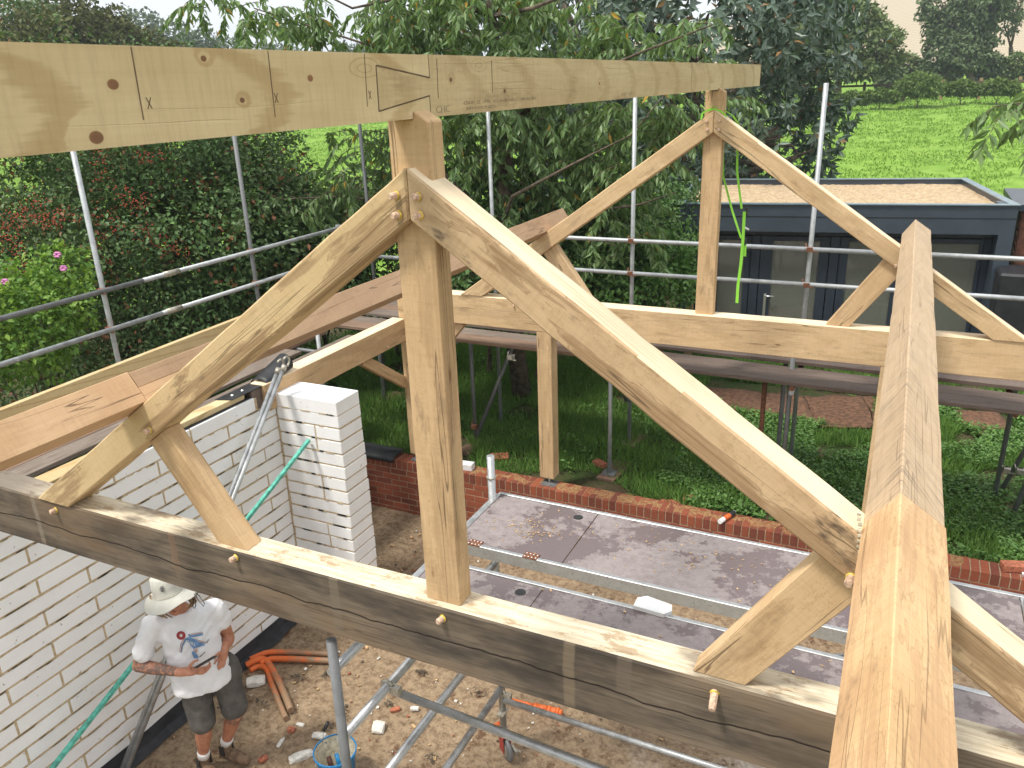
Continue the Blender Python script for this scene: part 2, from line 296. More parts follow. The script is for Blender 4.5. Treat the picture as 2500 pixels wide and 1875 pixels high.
def terrain_mat():
    t = NT('terrain'); p = t.pos(); k = t.attr('var').outputs['Fac']   # 0 garden soil, 1 pasture, 2 stubble
    n1 = t.noise(p, .35, 5, .6); n2 = t.noise(p, 1.6, 5, .7); n3 = t.noise(p, 9, 4, .7)
    gard = t.mix(t.ramp(n2, .35, .65), (.045, .075, .022), (.085, .062, .038))
    gard = t.mix(t.math('MULTIPLY', t.ramp(n3, .5, .7), .5), gard, (.12, .085, .05))
    fld = t.mix(t.ramp(n2, .35, .65), (.14, .26, .035), (.23, .365, .07))
    fld = t.mix(t.math('MULTIPLY', t.ramp(n3, .5, .75), .35), fld, (.10, .195, .03))
    fld = t.mix(t.math('MULTIPLY', t.ramp(n1, .45, .7), .3), fld, (.24, .42, .06))
    wv = t.n('ShaderNodeTexWave'); wv.inputs['Scale'].default_value = .12; wv.inputs['Distortion'].default_value = 2; wv.bands_direction = 'Y'; t.l(p, wv.inputs['Vector'])
    st = t.mix(wv.outputs['Fac'], (.47, .40, .29), (.36, .295, .20))
    col = t.mix(t.ramp(k, .2, .8), gard, fld); col = t.mix(t.ramp(k, 1.3, 1.7), col, st)
    hh = t.math('ADD', n2, t.math('MULTIPLY', n3, .4)); return t.fin(col, .95, t.bump(hh, .8, .12), spec=.1)
M['terrain'] = terrain_mat()
def white_block():
    t = NT('white_painted_block'); p = t.pos(); v = t.attr('var').outputs['Fac']
    n1 = t.noise(p, 3, 4, .6); n2 = t.noise(p, 60, 3, .6)
    c = t.mix(t.ramp(n1, .3, .75), (.90, .90, .90), (.83, .83, .83)); c = t.mix(t.math('MULTIPLY', v, .12), c, (.55, .55, .54))
    c = t.mix(t.math('MULTIPLY', t.ramp(t.noise(p, 26, 3, .6), .70, .73), .8), c, (.27, .19, .11))
    return t.fin(c, .8, t.bump(n2, .4, .002), spec=.25)
M['wblock'] = white_block()
def mortar(name, a, b):
    t = NT(name); p = t.pos(); n = t.noise(p, 30, 4, .7); return t.fin(t.mix(t.ramp(n, .3, .7), a, b), .95, t.bump(n, .8, .004), spec=.1)
M['mortar'] = mortar('mortar', (.60, .48, .32), (.42, .32, .20))
M['mortar_red'] = mortar('brick_mortar', (.42, .32, .22), (.28, .20, .13))
def brick_mat():
    t = NT('red_brick'); p = t.pos(); v = t.attr('var').outputs['Fac']; n = t.noise(p, 45, 4, .7)
    c = t.mix(v, (.29, .085, .045), (.16, .052, .036)); c = t.mix(t.math('MULTIPLY', t.ramp(n, .5, .75), .4), c, (.38, .17, .10))
    return t.fin(c, .9, t.bump(n, .6, .003), spec=.15)
M['brick'] = brick_mat()
def shav_mat():
    t = NT('wood_shavings'); p = t.pos(); n = t.noise(p, 40, 5, .8); n1 = t.noise(p, 5, 4, .7)
    c = t.mix(t.ramp(n, .3, .7), (.46, .27, .13), (.17, .08, .04)); c = t.mix(t.math('MULTIPLY', t.ramp(n1, .5, .65), .6), c, (.26, .09, .05))
    return t.fin(c, .95, t.bump(n, 1, .012), spec=.1)
M['shav'] = shav_mat()
M['chip'] = simple('wood_chip', (.50, .33, .17), .85, 0, 40, .35)
def ply_mat():
    t = NT('wet_phenolic_ply'); p = t.pos(); n = t.noise(p, 2.6, 6, .72); n2 = t.noise(p, 26, 4, .75)
    wet = t.ramp(n, .48, .54); c = t.mix(t.ramp(n2, .35, .7), (.285, .245, .24), (.21, .175, .17)); c = t.mix(wet, c, (.14, .108, .108))
    c = t.mix(t.math('MULTIPLY', t.ramp(t.noise(p, 70, 4, .8), .66, .74), .5), c, (.42, .30, .17))
    return t.fin(c, t.ramp(wet, 0, 1, .62, .16), t.bump(n2, .25, .003), spec=.4)
M['ply'] = ply_mat()
def gravel_mat():
    t = NT('gravel'); p = t.pos(); vo = t.n('ShaderNodeTexVoronoi'); t.l(p, vo.inputs['Vector']); vo.inputs['Scale'].default_value = 26
    sp = t.n('ShaderNodeSeparateColor'); t.l(vo.outputs['Color'], sp.inputs[0]); c = t.mix(sp.outputs[0], (.40, .29, .165), (.58, .45, .29))
    c = t.mix(t.math('MULTIPLY', t.ramp(sp.outputs[1], .6, 1), .6), c, (.33, .22, .17)); c = t.mix(t.math('MULTIPLY', t.ramp(t.noise(p, 1.1, 3), .55, .7), .5), c, (.40, .31, .22))
    return t.fin(c, .85, t.bump(vo.outputs['Distance'], .9, .02), spec=.2)
M['gravel'] = gravel_mat()
def glass_mat():
    t = NT('window_glass'); p = t.pos()
    t.fin((.22, .22, .19), .05, spec=.9); tr = t.n('ShaderNodeBsdfTransparent'); tr.inputs[0].default_value = (.8, .84, .8, 1)
    ms = t.n('ShaderNodeMixShader'); ms.inputs[0].default_value = .6; t.l(tr.outputs[0], ms.inputs[1]); t.l(t.b.outputs[0], ms.inputs[2]); t.l(ms.outputs[0], t.o.inputs[0]); return t.m
M['glass'] = glass_mat()
def cloth(name, c, nsc=9, amt=.12, bump=.5, dist=.02):
    t = NT(name); p = t.pos(); n = t.noise(p, nsc, 3, .55); n2 = t.noise(p, 300, 2)
    cc = t.mix(t.ramp(n, .3, .7), tuple(x*(1-amt) for x in c), c); return t.fin(cc, .9, t.bump(n, bump, dist), spec=.15)
M['tshirt'] = cloth('white_cotton', (.80, .80, .82))
M['shorts'] = cloth('grey_canvas', (.125, .115, .105), 14, .3)
M['sock'] = cloth('white_sock', (.74, .74, .74))
M['hat'] = cloth('hat_canvas', (.57, .56, .50), 12, .12, .3)
M['boot'] = cloth('tan_boot_leather', (.25, .165, .105), 22, .5)
M['bootel'] = cloth('dark_elastic', (.05, .045, .04))
M['hair'] = simple('dreadlocks', (.25, .16, .085), .8, 0, 120, .5)
def skin_mat():
    t = NT('skin'); p = t.pos(); v = t.attr('var').outputs['Fac']
    n = t.noise(p, 26, 4, .6); n2 = t.noise(p, 34, 5, .7)
    c = t.mix(t.ramp(n, .3, .7), (.50, .235, .145), (.38, .16, .095))
    c = t.mix(t.math('MULTIPLY', t.math('MULTIPLY', t.ramp(n2, .40, .52), v), .8), c, (.10, .085, .075))
    return t.fin(c, .55, t.bump(n, .2, .003), spec=.35)
M['skin'] = skin_mat()
M['lips'] = simple('lips', (.36, .10, .08), .5)
M['print_red'] = simple('print_red', (.33, .03, .035), .8); M['print_blue'] = simple('print_blue', (.14, .26, .45), .8, 0, 30, .3)
M['print_pink'] = simple('print_tan', (.50, .36, .32), .8, 0, 40, .2); M['print_white'] = simple('print_white', (.78, .78, .78), .8); M['print_dark'] = simple('print_dark', (.09, .09, .10), .8)
# ------------------------------------------------------------------ objects
BASE = {}
def thing(name, label, cat, loc=(0, 0, 0), group=None, kind=None):
    o = bpy.data.objects.new(name, None); COL.objects.link(o); o.location = loc; o.empty_display_size = .1
    o['label'] = label; o['category'] = cat; BASE[o.name] = V(loc)
    if group: o['group'] = group
    if kind: o['kind'] = kind
    return o
def tag(o, label, cat, group=None, kind=None):
    if label: o['label'] = label
    if cat: o['category'] = cat
    if group: o['group'] = group
    if kind: o['kind'] = kind
    return o
def link(name, me, parent=None, label=None):
    o = bpy.data.objects.new(name, me); COL.objects.link(o)
    if parent is not None:
        b = BASE[parent.name]; o.parent = parent; BASE[o.name] = b
        me.transform(Matrix.Translation(-b))
    else: BASE[o.name] = V((0, 0, 0))
    if label: o['label'] = label
    return o
class MB:
    def __init__(s): s.v = []; s.f = []; s.mi = []; s.sm = []; s.var = []; s.cur = 0.; s.m = 0
    def av(s, pts):
        i = len(s.v); s.v += [tuple(p) for p in pts]; s.var += [s.cur]*len(pts); return i
    def face(s, idx, smooth=False): s.f.append(tuple(idx)); s.mi.append(s.m); s.sm.append(smooth)
    def box(s, c, size, ax=None):
        c = V(c); h = V(size)*.5; ax = ax or (V((1, 0, 0)), V((0, 1, 0)), V((0, 0, 1)))
        i = s.av([c+ax[0]*(h.x*a)+ax[1]*(h.y*b)+ax[2]*(h.z*d) for d in (-1, 1) for b in (-1, 1) for a in (-1, 1)])
        for q in ((0, 2, 3, 1), (4, 5, 7, 6), (0, 1, 5, 4), (2, 6, 7, 3), (0, 4, 6, 2), (1, 3, 7, 5)): s.face([i+k for k in q])
        return s
    def bx(s, x0, x1, y0, y1, z0, z1): return s.box(((x0+x1)/2, (y0+y1)/2, (z0+z1)/2), (x1-x0, y1-y0, z1-z0))
    def tube(s, pts, r, n=12, cap=True, smooth=True, hollow=None):
        pts = [V(p) for p in pts]; rs = r if isinstance(r, (list, tuple)) else [r]*len(pts); rings = []; prev = None
        for k, p in enumerate(pts):
            d = (pts[min(k+1, len(pts)-1)]-pts[max(k-1, 0)]); d.normalize()
            if prev is None:
                a = V((0, 0, 1)) if abs(d.z) < .9 else V((1, 0, 0)); u_ = d.cross(a).normalized()
            else: u_ = (prev-d*prev.dot(d)).normalized()
            prev = u_; w_ = d.cross(u_)
            rings.append(s.av([p+(u_*math.cos(2*math.pi*j/n)+w_*math.sin(2*math.pi*j/n))*rs[k] for j in range(n)]))
        for k in range(len(rings)-1):
            for j in range(n): s.face((rings[k]+j, rings[k]+(j+1) % n, rings[k+1]+(j+1) % n, rings[k+1]+j), smooth)
        if cap:
            s.face([rings[0]+j for j in reversed(range(n))]); s.face([rings[-1]+j for j in range(n)])
        return s
    def ball(s, c, r, n=8, m=6):
        c = V(c); r = V(r) if not isinstance(r, (int, float)) else V((r, r, r)); rr = []
        for a in range(1, m):
            th = math.pi*a/m; rr.append(s.av([c+V((r.x*math.sin(th)*math.cos(2*math.pi*j/n), r.y*math.sin(th)*math.sin(2*math.pi*j/n), r.z*math.cos(th))) for j in range(n)]))
        t_ = s.av([c+V((0, 0, r.z))]); b_ = s.av([c-V((0, 0, r.z))])
        for j in range(n):
            s.face((t_, rr[0]+j, rr[0]+(j+1) % n), True); s.face((b_, rr[-1]+(j+1) % n, rr[-1]+j), True)
            for k in range(len(rr)-1): s.face((rr[k]+j, rr[k+1]+j, rr[k+1]+(j+1) % n, rr[k]+(j+1) % n), True)
        return s
    def lathe(s, c, prof, n=24, ax=V((0, 0, 1)), squash=1., smooth=True):
        c = V(c); ax = V(ax).normalized(); a = V((0, 0, 1)) if abs(ax.z) < .9 else V((1, 0, 0)); u_ = ax.cross(a).normalized(); w_ = ax.cross(u_); R = []
        for r, h in prof: R.append(s.av([c+ax*h+(u_*math.cos(2*math.pi*j/n)+w_*math.sin(2*math.pi*j/n)*squash)*r for j in range(n)]))
        for k in range(len(R)-1):
            for j in range(n): s.face((R[k]+j, R[k]+(j+1) % n, R[k+1]+(j+1) % n, R[k+1]+j), smooth)
        return s
    def poly(s, pts): i = s.av(pts); s.face(range(i, i+len(pts))); return s
    def strip(s, pts, w, nrm, th=.001):
        """ribbon along pts"""
        pts = [V(p) for p in pts]
        for k in range(len(pts)-1):
            d = (pts[k+1]-pts[k]); l_ = d.length; d.normalize(); sd_ = d.cross(V(nrm)).normalized(); nn = sd_.cross(d)
            s.box((pts[k]+pts[k+1])/2, (l_, w, th), (d, sd_, nn))
        return s
    def mesh(s, name, mats):
        me = bpy.data.meshes.new(name); me.from_pydata(s.v, [], s.f); mats = mats if isinstance(mats, (list, tuple)) else [mats]
        for m_ in mats: me.materials.append(m_)
        me.polygons.foreach_set('material_index', s.mi); me.polygons.foreach_set('use_smooth', s.sm)
        a = me.attributes.new('var', 'FLOAT', 'POINT'); a.data.foreach_set('value', s.var); me.update(); return me
    def build(s, name, mats, parent=None, label=None): return link(name, s.mesh(name, mats), parent, label)
SEED = [0]
def timber(name, mat, parent, poly, ext, g, wob=.0025, bev=.005, seg=.09, wx=None, label=None, pith=None, gofs=None, step=None):
    """solid timber: polygon (3D points) extruded by ext; g = grain direction"""
    SEED[0] += 1; rnd = random.Random(SEED[0]); bm = bmesh.new(); ext = V(ext); g = V(g).normalized()
    a = [bm.verts.new(V(p)) for p in poly]; b = [bm.verts.new(V(p)+ext) for p in poly]; n = len(poly)
    bm.faces.new(a); bm.faces.new(list(reversed(b)))
    for i in range(n): bm.faces.new((a[(i+1) % n], a[i], b[i], b[(i+1) % n]))
    bmesh.ops.recalc_face_normals(bm, faces=bm.faces)
    if bev: bmesh.ops.bevel(bm, geom=list(bm.edges), offset=bev, segments=1, affect='EDGES', profile=.5)
    ds = [v_.co.dot(g) for v_ in bm.verts]; lo, hi = min(ds), max(ds); k = int((hi-lo)/seg)
    for i in range(1, k):
        bmesh.ops.bisect_plane(bm, geom=list(bm.verts)+list(bm.edges)+list(bm.faces), plane_co=g*(lo+(hi-lo)*i/k), plane_no=g, dist=1e-5)
    bm.normal_update(); off = V((rnd.uniform(0, 90), rnd.uniform(0, 90), rnd.uniform(0, 90)))
    cen = sum((v_.co for v_ in bm.verts), V())/len(bm.verts)
    h1 = g.cross(V((0, 0, 1))); h1 = V((1, 0, 0)) if h1.length < .05 else h1.normalized(); h2 = g.cross(h1)
    h2 = -h2 if h2.z < 0 else h2
    pb, pc = pith if pith else (rnd.uniform(-.07, .07), rnd.uniform(-.12, -.03)); l0 = rnd.uniform(0, 50) if gofs is None else gofs
    gcs = []
    for v_ in bm.verts:
        d = v_.co-cen; gcs += [v_.co.dot(g)+l0, d.dot(h1)+pb, d.dot(h2)+pc]
    if wob:
        nn = [(v_, v_.normal.copy(), noise.noise(v_.co*3.1+off)*wob+noise.noise(v_.co*12+off)*wob*.45) for v_ in bm.verts]
        for v_, q, amt in nn: v_.co += q*amt
    me = bpy.data.meshes.new(name); bm.to_mesh(me); bm.free(); me.materials.append(mat)
    at_ = me.attributes.new('gc', 'FLOAT_VECTOR', 'POINT'); at_.data.foreach_set('vector', gcs)
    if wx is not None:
        a2 = me.attributes.new('wx', 'FLOAT', 'FACE'); a2.data.foreach_set('value', [float(wx(p.normal)) for p in me.polygons])  # mask by face direction: weathered near tie front, painted-bright tops on other timbers
    return link(name, me, parent, label)
def tbox(name, mat, parent, x0, x1, y0, y1, z0, z1, g=None, **kw):
    e_ = V((x1-x0, y1-y0, z1-z0))
    if g is None: k = max(range(3), key=lambda i: abs(e_[i])); g = V([1 if i == k else 0 for i in range(3)])
    return timber(name, mat, parent, [(x0, y0, z0), (x1, y0, z0), (x1, y0, z1), (x0, y0, z1)], (0, y1-y0, 0), g, **kw)
def obeam(name, mat, parent, p0, p1, w_, h_, up=V((0, 0, 1)), **kw):
    """board from p0 to p1 (centre line), width w_ sideways, h_ along up"""
    p0, p1 = V(p0), V(p1); d = (p1-p0).normalized(); s_ = d.cross(V(up)).normalized(); u_ = s_.cross(d)
    q = [p0-s_*w_/2-u_*h_/2, p0+s_*w_/2-u_*h_/2, p0+s_*w_/2+u_*h_/2, p0-s_*w_/2+u_*h_/2]
    return timber(name, mat, parent, q, p1-p0, d, **kw)
def text_mesh(s, size, ext=0.0006):
    cu = bpy.data.curves.new('t', 'FONT'); cu.body = s; cu.size = size; cu.extrude = ext; cu.resolution_u = 2
    o = bpy.data.objects.new('t', cu); COL.objects.link(o); dg = bpy.context.evaluated_depsgraph_get(); dg.update()
    me = bpy.data.meshes.new_from_object(o.evaluated_get(dg)); COL.objects.unlink(o); bpy.data.objects.remove(o); return me
# ================================================================== OAK FRAME
TZ = 2.7306; TH = .3211; ZA = 4.5259; T = .698; RV = .148*math.sqrt(1+T*T); LY = 4.804; FZ = .0
def peg(parent, x, y, z, r=.0145, ln=.045, tilt=(0, 0), glue=True, axis=V((0, -1, 0))):
    m = MB(); a = (axis+V((tilt[0], 0, tilt[1]))).normalized(); p = V((x, y, z))
    m.tube([p-a*.02, p+a*ln*.8, p+a*ln], [r*1.05, r, r*.82], 9, smooth=False); o = m.build('peg', M['peg'], parent)
    if glue:
        q = MB(); q.lathe(p+a*.001, [(r*.9, .006), (r*1.12, .005), (r*1.25, .002), (r*1.28, 0)], 12, a); q.build('glue_ring', M['glue'], o)
def truss(Y, near):
    if near: root = thing('roof_truss', 'near oak king post roof truss with dark weathered tie beam and glued pegs', 'roof truss', (0, 0, TZ-TH))
    else: root = thing('roof_truss', 'far oak king post roof truss with pale tie beam and lime strap over its peak', 'roof truss', (0, Y, TZ-TH))
    tx0, tx1 = -3.38, 3.38
    ty = .1625
    if near: tbox('tie_beam', M['tie'], root, tx0, tx1, Y, Y+ty, TZ-TH, TZ, bev=.008, wob=.003, gofs=0, pith=(0, 0), wx=lambda n: n.y < -.5 or n.z < -.5, label='dark weathered tie beam with a long shake crack')
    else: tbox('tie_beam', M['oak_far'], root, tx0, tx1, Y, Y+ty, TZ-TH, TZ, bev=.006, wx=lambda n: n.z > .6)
    kx0, kx1 = -.0941, .0699; y0, y1 = Y+.0413, Y+.1387
    timber('king_post', M['oak'], root, [(kx0, y0, TZ), (kx1, y0, TZ), (kx1, y0, 4.670), (.0145, y0, 4.706), (.0145, y0, 4.679), (kx0, y0, 4.679)], (0, y1-y0, 0), (0, 0, 1), bev=.004, wob=.002, pith=(.01, -.05))
    ry0, ry1 = Y-.012, Y+.137
    xt = (ZA-TZ)/T; xb = (ZA-RV-TZ)/T
    for s, mt in ((1, 'oak_stained'), (-1, 'oak_left')):
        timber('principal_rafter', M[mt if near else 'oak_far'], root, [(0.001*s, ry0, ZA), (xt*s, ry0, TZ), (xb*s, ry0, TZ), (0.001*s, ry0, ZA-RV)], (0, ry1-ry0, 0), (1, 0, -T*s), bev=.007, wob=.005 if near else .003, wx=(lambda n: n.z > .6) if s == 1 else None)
    sy0, sy1 = Y+.03, Y+.125
    timber('strut', M['oak'], root, [(-1.274, sy0, TZ), (-1.085, sy0, TZ), (-1.494, sy0, 3.302), (-1.62, sy0, 3.214)], (0, sy1-sy0, 0), (-.346, 0, .483), bev=.004)
    timber('strut', M['oak'], root, [(1.051, sy0, TZ), (1.241, sy0, TZ), (1.598, sy0, 3.229), (1.449, sy0, 3.334)], (0, sy1-sy0, 0), (.398, 0, .555), bev=.004)
    if near:
        for x, z, ti in ((-.042, 4.432, (-.3, -.05)), (.047, 4.429, (-.3, 0)), (-.038, 4.365, (-.35, -.05)), (.049, 4.366, (-.3, -.02))): peg(root, x, ry0, z, .0125, .032, ti)
        for x, z in ((-2.44, 2.684), (-1.139, 2.700), (.006, 2.683)): peg(root, x, Y, z, .014, .034, (-.2, 0))
        peg(root, 1.142, Y, 2.690, .014, .07, (.1, -.35))
        peg(root, -1.54, ry0, 3.307, .013, .03, (-.1, .1)); peg(root, 1.539, ry0, 3.288, .014, .05, (-.1, .1))
    else:
        for x, z in ((-.06, 4.44), (.05, 4.44), (-.05, 4.37), (.05, 4.37), (-1.54, 3.30), (1.54, 3.29), (-1.95, 2.66), (-2.8, 2.68), (-2.84, 2.46)): peg(root, x, ry0 if z > 2.73 else Y, z, .013, .018, (0, 0), False)
    return root
M['oak_left'] = wood('oak_left', (.735, .565, .335), (.55, .385, .195), stain=(.20, .10, .035), st=.65, ring=.2, fib=.22, crack=.45, zone=.8)
M['oak_far'] = wood('oak_far', (.755, .555, .335), (.56, .375, .195), st=.6, stscale=1.6, crack=.5, zone=.3)
truss(0, True); truss(LY, False)
# ---- ridge beam: two softwood lengths meeting in a dovetailed scarf
rb = thing('ridge_beam', 'pale softwood ridge beam with pencilled rafter marks carried on both king posts', 'roof beam', (0, -4, 4.68))
zb, zt1, zt2 = 4.680, 4.883, 4.893; yE = 6.87; X0, X1 = -.066, .0135
A = [(-4.2, zb-.006), (.154, zb), (.158, 4.750), (-.157, 4.711), (-.152, 4.846), (.166, 4.809), (.165, zt1), (-4.2, zt1-.006)]
B = [(.156, zb), (yE, zb+.010), (yE, zt2+.004), (.1675, zt1+.001), (.1685, 4.812), (-.1475, 4.8495), (-.1525, 4.7145), (.161, 4.7535)]
timber('ridge_length', M['pine'], rb, [(X0, y, z) for y, z in A], (X1-X0, 0, 0), (0, 1, 0), bev=0, wob=0, pith=(-.004, .0), seg=.5, label='clean new ridge length')
timber('ridge_length', M['pine_worn'], rb, [(X0, y, z) for y, z in B], (X1-X0, 0, 0), (0, 1, 0), bev=0, wob=0, pith=(-.004, .01), seg=.5, label='worn stained ridge length')
mk = MB(); XF = X1+.0006
def ln(y0, z0, y1, z1, wd=.0022):
    d = V((0, y1-y0, z1-z0)); mk.box((XF, (y0+y1)/2, (z0+z1)/2), (d.length, wd, .0012), (d.normalized(), V((1, 0, 0)).cross(d.normalized()), V((1, 0, 0))))
for y0, z0, y1, z1, wd in ((-1.062, 4.879, -1.064, 4.730, .0026), (-.635, 4.879, -.639, 4.717, .0022), (-.208, 4.879, -.217, 4.728, .0022), (.222, 4.87, .216, 4.741, .0025), (.645, 4.87, .642, 4.75, .0025), (-2.0, 4.87, -2.0, 4.70, .003), (3.9, 4.885, 3.905, 4.70, .003)): ln(y0, z0, y1, z1, wd)
for y, z in ((-1.041, 4.764), (-.626, 4.764), (-.198, 4.762)):
    ln(y-.006, z-.012, y+.007, z+.012, .0016); ln(y-.006, z+.012, y+.006, z-.012, .0016)
ln(.158, 4.750, -.157, 4.711, .0022); ln(-.157, 4.711, -.152, 4.846, .004); ln(-.152, 4.847, .166, 4.809, .0032); ln(.166, 4.809, .165, 4.884, .0022); ln(.156, 4.681, .158, 4.75, .002)
mk.build('pencil_marks', M['line'], rb)
def stamp(s, y, z, size, name='grade_stamp', sy=1.3):
    me = text_mesh(s, size, .0004); me.transform(Matrix(((0, 0, 1, XF), (sy, 0, 0, y), (0, 1, 0, z), (0, 0, 0, 1)))); me.materials.append(M['ink']); link(name, me, rb)
stamp('CHC', .195, 4.692, .036); stamp('C24 08  22  UPPA   013 66 EN 14081-1 2005+A1:2011', .40, 4.714, .017, sy=1.75); stamp('SOFTWOOD 22  KD 22', .42, 4.694, .015, sy=1.6); stamp('CHC C24', 2.26, 4.700, .022, sy=2.2)
# ---- purlins: set square to the slope on the backs of the rafters
def purlin(side, parts, label):
    ax, az, w_ = 1.6455*side, 3.5749, .162; s_ = V((side, 0, -T)).normalized(); n_ = V((side*T, 0, 1)).normalized(); a = V((ax, 0, az))
    root = thing('purlin', label, 'roof beam', (ax, -2, az-.2)); sec = [a, a+s_*w_, a+s_*w_-n_*w_, a-n_*w_]
    for y0, y1, m, dz in parts:
        q = [p+V((0, y0, 0))+n_*dz for p in sec]; timber('purlin_length', M[m], root, q, (0, y1-y0, 0), (0, 1, 0), bev=.004, wob=.003)
    return root
pr = purlin(1, ((.06, 5.42, 'oak_saw', 0.),), 'right hand oak purlin running towards the camera, saw marked at its far end')
a = V((1.6455, 0, 3.5749)); s_ = V((1, 0, -T)).normalized(); n_ = V((T, 0, 1)).normalized(); w_ = .168; a2 = a+n_*.002-s_*.003
timber('purlin_length', M['oak_purlin'], pr, [a2+V((0, -2.6, 0)), a2+s_*w_+V((0, -2.6, 0)), a2+s_*w_-n_*w_+V((0, -2.6, 0)), a2-n_*w_+V((0, -2.6, 0))], (0, 2.655, 0), (0, 1, 0), bev=.004, wob=.003, label='freshly planed yellow length')
m = MB()
for k in range(8): m.box(onY(2098+random.uniform(-3, 3), 1262+k*13, -.01)+V((0, 0, .01)), (.012, .01, .008))
m.build('glue_squeeze_out', M['mortar_in'], pr)
pl = thing('purlin', 'left hand oak purlin with orange grained near end scarfed to a reddish far end', 'roof beam', (-1.7, -2, 3.2))
a_ = V((-1.6455, 0, 3.5749)); s1 = V((-1, 0, -T)).normalized(); n1 = V((-T, 0, 1)).normalized(); w_ = .162
def lp(mat, y0, y1, k0, k1, dz, label=None):
    q = [a_+n1*dz-n1*w_*k0, a_+n1*dz-n1*w_*k0+s1*w_, a_+n1*dz-n1*w_*k1+s1*w_, a_+n1*dz-n1*w_*k1]; timber('purlin_length', M[mat], pl, [p+V((0, y0, 0)) for p in q], (0, y1-y0, 0), (0, 1, 0), bev=.003, wob=.003, label=label)
lp('oak_orange', -2.2, .015, 0, 1, .003, 'orange grained near length'); lp('oak_orange', .018, .62, .52, 1, .0); lp('oak_red', .02, .62, 0, .515, -.002); lp('oak_red', .623, 5.42, 0, 1, 0, 'reddish weathered far length')
# scarf block of the left purlin (reddish half lap showing on the inner face)
s1 = V((-1, 0, -T)).normalized(); n1 = V((-T, 0, 1)).normalized(); a1 = V((-1.6455, 0, 3.5749))
# ---- eaves plate, posts, braces on the left and far walls
wp = thing('eaves_plate', 'oak eaves plate on the left running from the white wall to the corner post', 'roof beam', (-3.38, 2.6, 2.15))
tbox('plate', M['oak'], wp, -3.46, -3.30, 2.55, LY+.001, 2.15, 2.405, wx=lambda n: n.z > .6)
obeam('brace', M['oak'], wp, (-3.38, 4.06, 2.15), (-3.38, LY+.03, 1.62), .07, .12, up=V((0, 1, 1)))
peg(wp, -3.30, 4.42, 2.19, .013, .02, axis=V((1, 0, 0)), glue=False)
def post(x, label, bx=.164, top=TZ-TH, shoe=True, z0=.745):
    r_ = thing('oak_post', label, 'post', (x+bx/2, LY+.08, .68)); tbox('post_shaft', M['oak_far'], r_, x, x+bx, LY+.002, LY+.160, z0, top-.001, bev=.005)
    if shoe:
        m = MB(); m.tube([(x+bx/2+.02, LY+.03, .69), (x+bx/2+.02, LY+.03, z0+.004)], .012, 10); m.build('shoe_stem', M['zinc'], r_)
        m = MB(); m.bx(x+.03, x+bx+.03, LY-.055, LY+.09, .682, .690)
        for dx in (.05, .15):
            m.tube([(x+dx, LY-.03, .688), (x+dx, LY-.03, .70)], .007, 6, smooth=False)
        m.build('shoe_plate', M['galv_dark'], r_)
    return r_
cp = post(-3.378, 'oak corner post at the left end of the far tie beam', .17, top=TZ-TH)
obeam('brace', M['oak'], cp, (-2.62, LY+.08, 2.41), (-3.21, LY+.08, 1.72), .075, .11, up=V((-1, 0, 1)))
post(-1.705, 'oak post standing on a steel shoe on the low brick wall')
post(onY(2150, 897, LY).x, 'oak post on the brick wall almost hidden behind the right purlin')
tbox('post_cleat', M['fence_new'], None, 0, .1, 0, .1, 0, .1) if False else None
# softwood length lying along the left scaffold beyond the purlin
sw = thing('softwood_joist', 'pale new softwood joist lying along the left scaffold behind the purlin', 'timber', (-3.9, 1.5, 2.6))
p_, q_ = onX(0, 1002, -3.9), onX(572, 781, -3.9); zj = lambda y: p_.z+(q_.z-p_.z)*(y-p_.y)/(q_.y-p_.y)
timber('joist', M['pine_plain'], sw, [(-3.90, -1.6, zj(-1.6)-.22), (-3.90, q_.y+.25, zj(q_.y+.25)-.22), (-3.90, q_.y+.25, zj(q_.y+.25)), (-3.90, -1.6, zj(-1.6))], (-.05, 0, 0), (0, 1, -.01), bev=.002, wob=0, pith=(.03, 0))
# ================================================================== WALLS
def courses(mb, mo, axis, c0, c1, face, depth, ztop, zbot, ch, bl, joint, off0, jit, varf, headers=False, ztopfirst=None, half=True):
    """blocks laid along axis ('x' or 'y') from c0 to c1; face = coordinate of the visible face, depth signed away"""
    z = ztop; k = 0
    while z > zbot+.02:
        h = min(ch, z-zbot); o = c0+(off0 if (k//1) % 2 == 0 else off0-bl/2 if half else off0)
        o += random.uniform(-.01, .01); o -= bl*math.ceil((o-c0)/bl)
        while o < c1:
            a_, b_ = max(o+joint/2, c0), min(o+bl-joint/2, c1)
            if b_-a_ > .03:
                mb.cur = varf(); d = random.uniform(-jit, jit); z0, z1 = z-h+joint*.5, z-joint*.5+ (joint*.5 if k == 0 else 0)
                f0, f1 = face+d, face+depth
                if axis == 'y': mb.bx(min(f0, f1), max(f0, f1), a_, b_, z0, z1)
                else: mb.bx(a_, b_, min(f0, f1), max(f0, f1), z0, z1)
            o += bl
        z -= h; k += 1
def bevel_mesh(o, w_=.004, seg=1):
    bm = bmesh.new(); bm.from_mesh(o.data); bmesh.ops.bevel(bm, geom=list(bm.edges), offset=w_, segments=seg, affect='EDGES', profile=.5); bm.to_mesh(o.data); bm.free(); return o
ww = thing('white_block_wall', 'white painted blockwork wall with sandy mortar joints and a short return pier', 'wall', (-3.4, 0, 0))
CH = .1234; BL = .7266
m = MB(); vf = lambda: random.random()**2
courses(m, None, 'y', -4.5, 2.47, -3.32, -.20, 2.326, 2.326-CH, CH, BL, .0135, .41, .0012, vf)
courses(m, None, 'y', -4.5, 2.672, -3.32, -.20, 2.326-CH, .115, CH, BL, .0135, .05, .0012, vf)
m.cur = 0
z = 2.286; k = 0
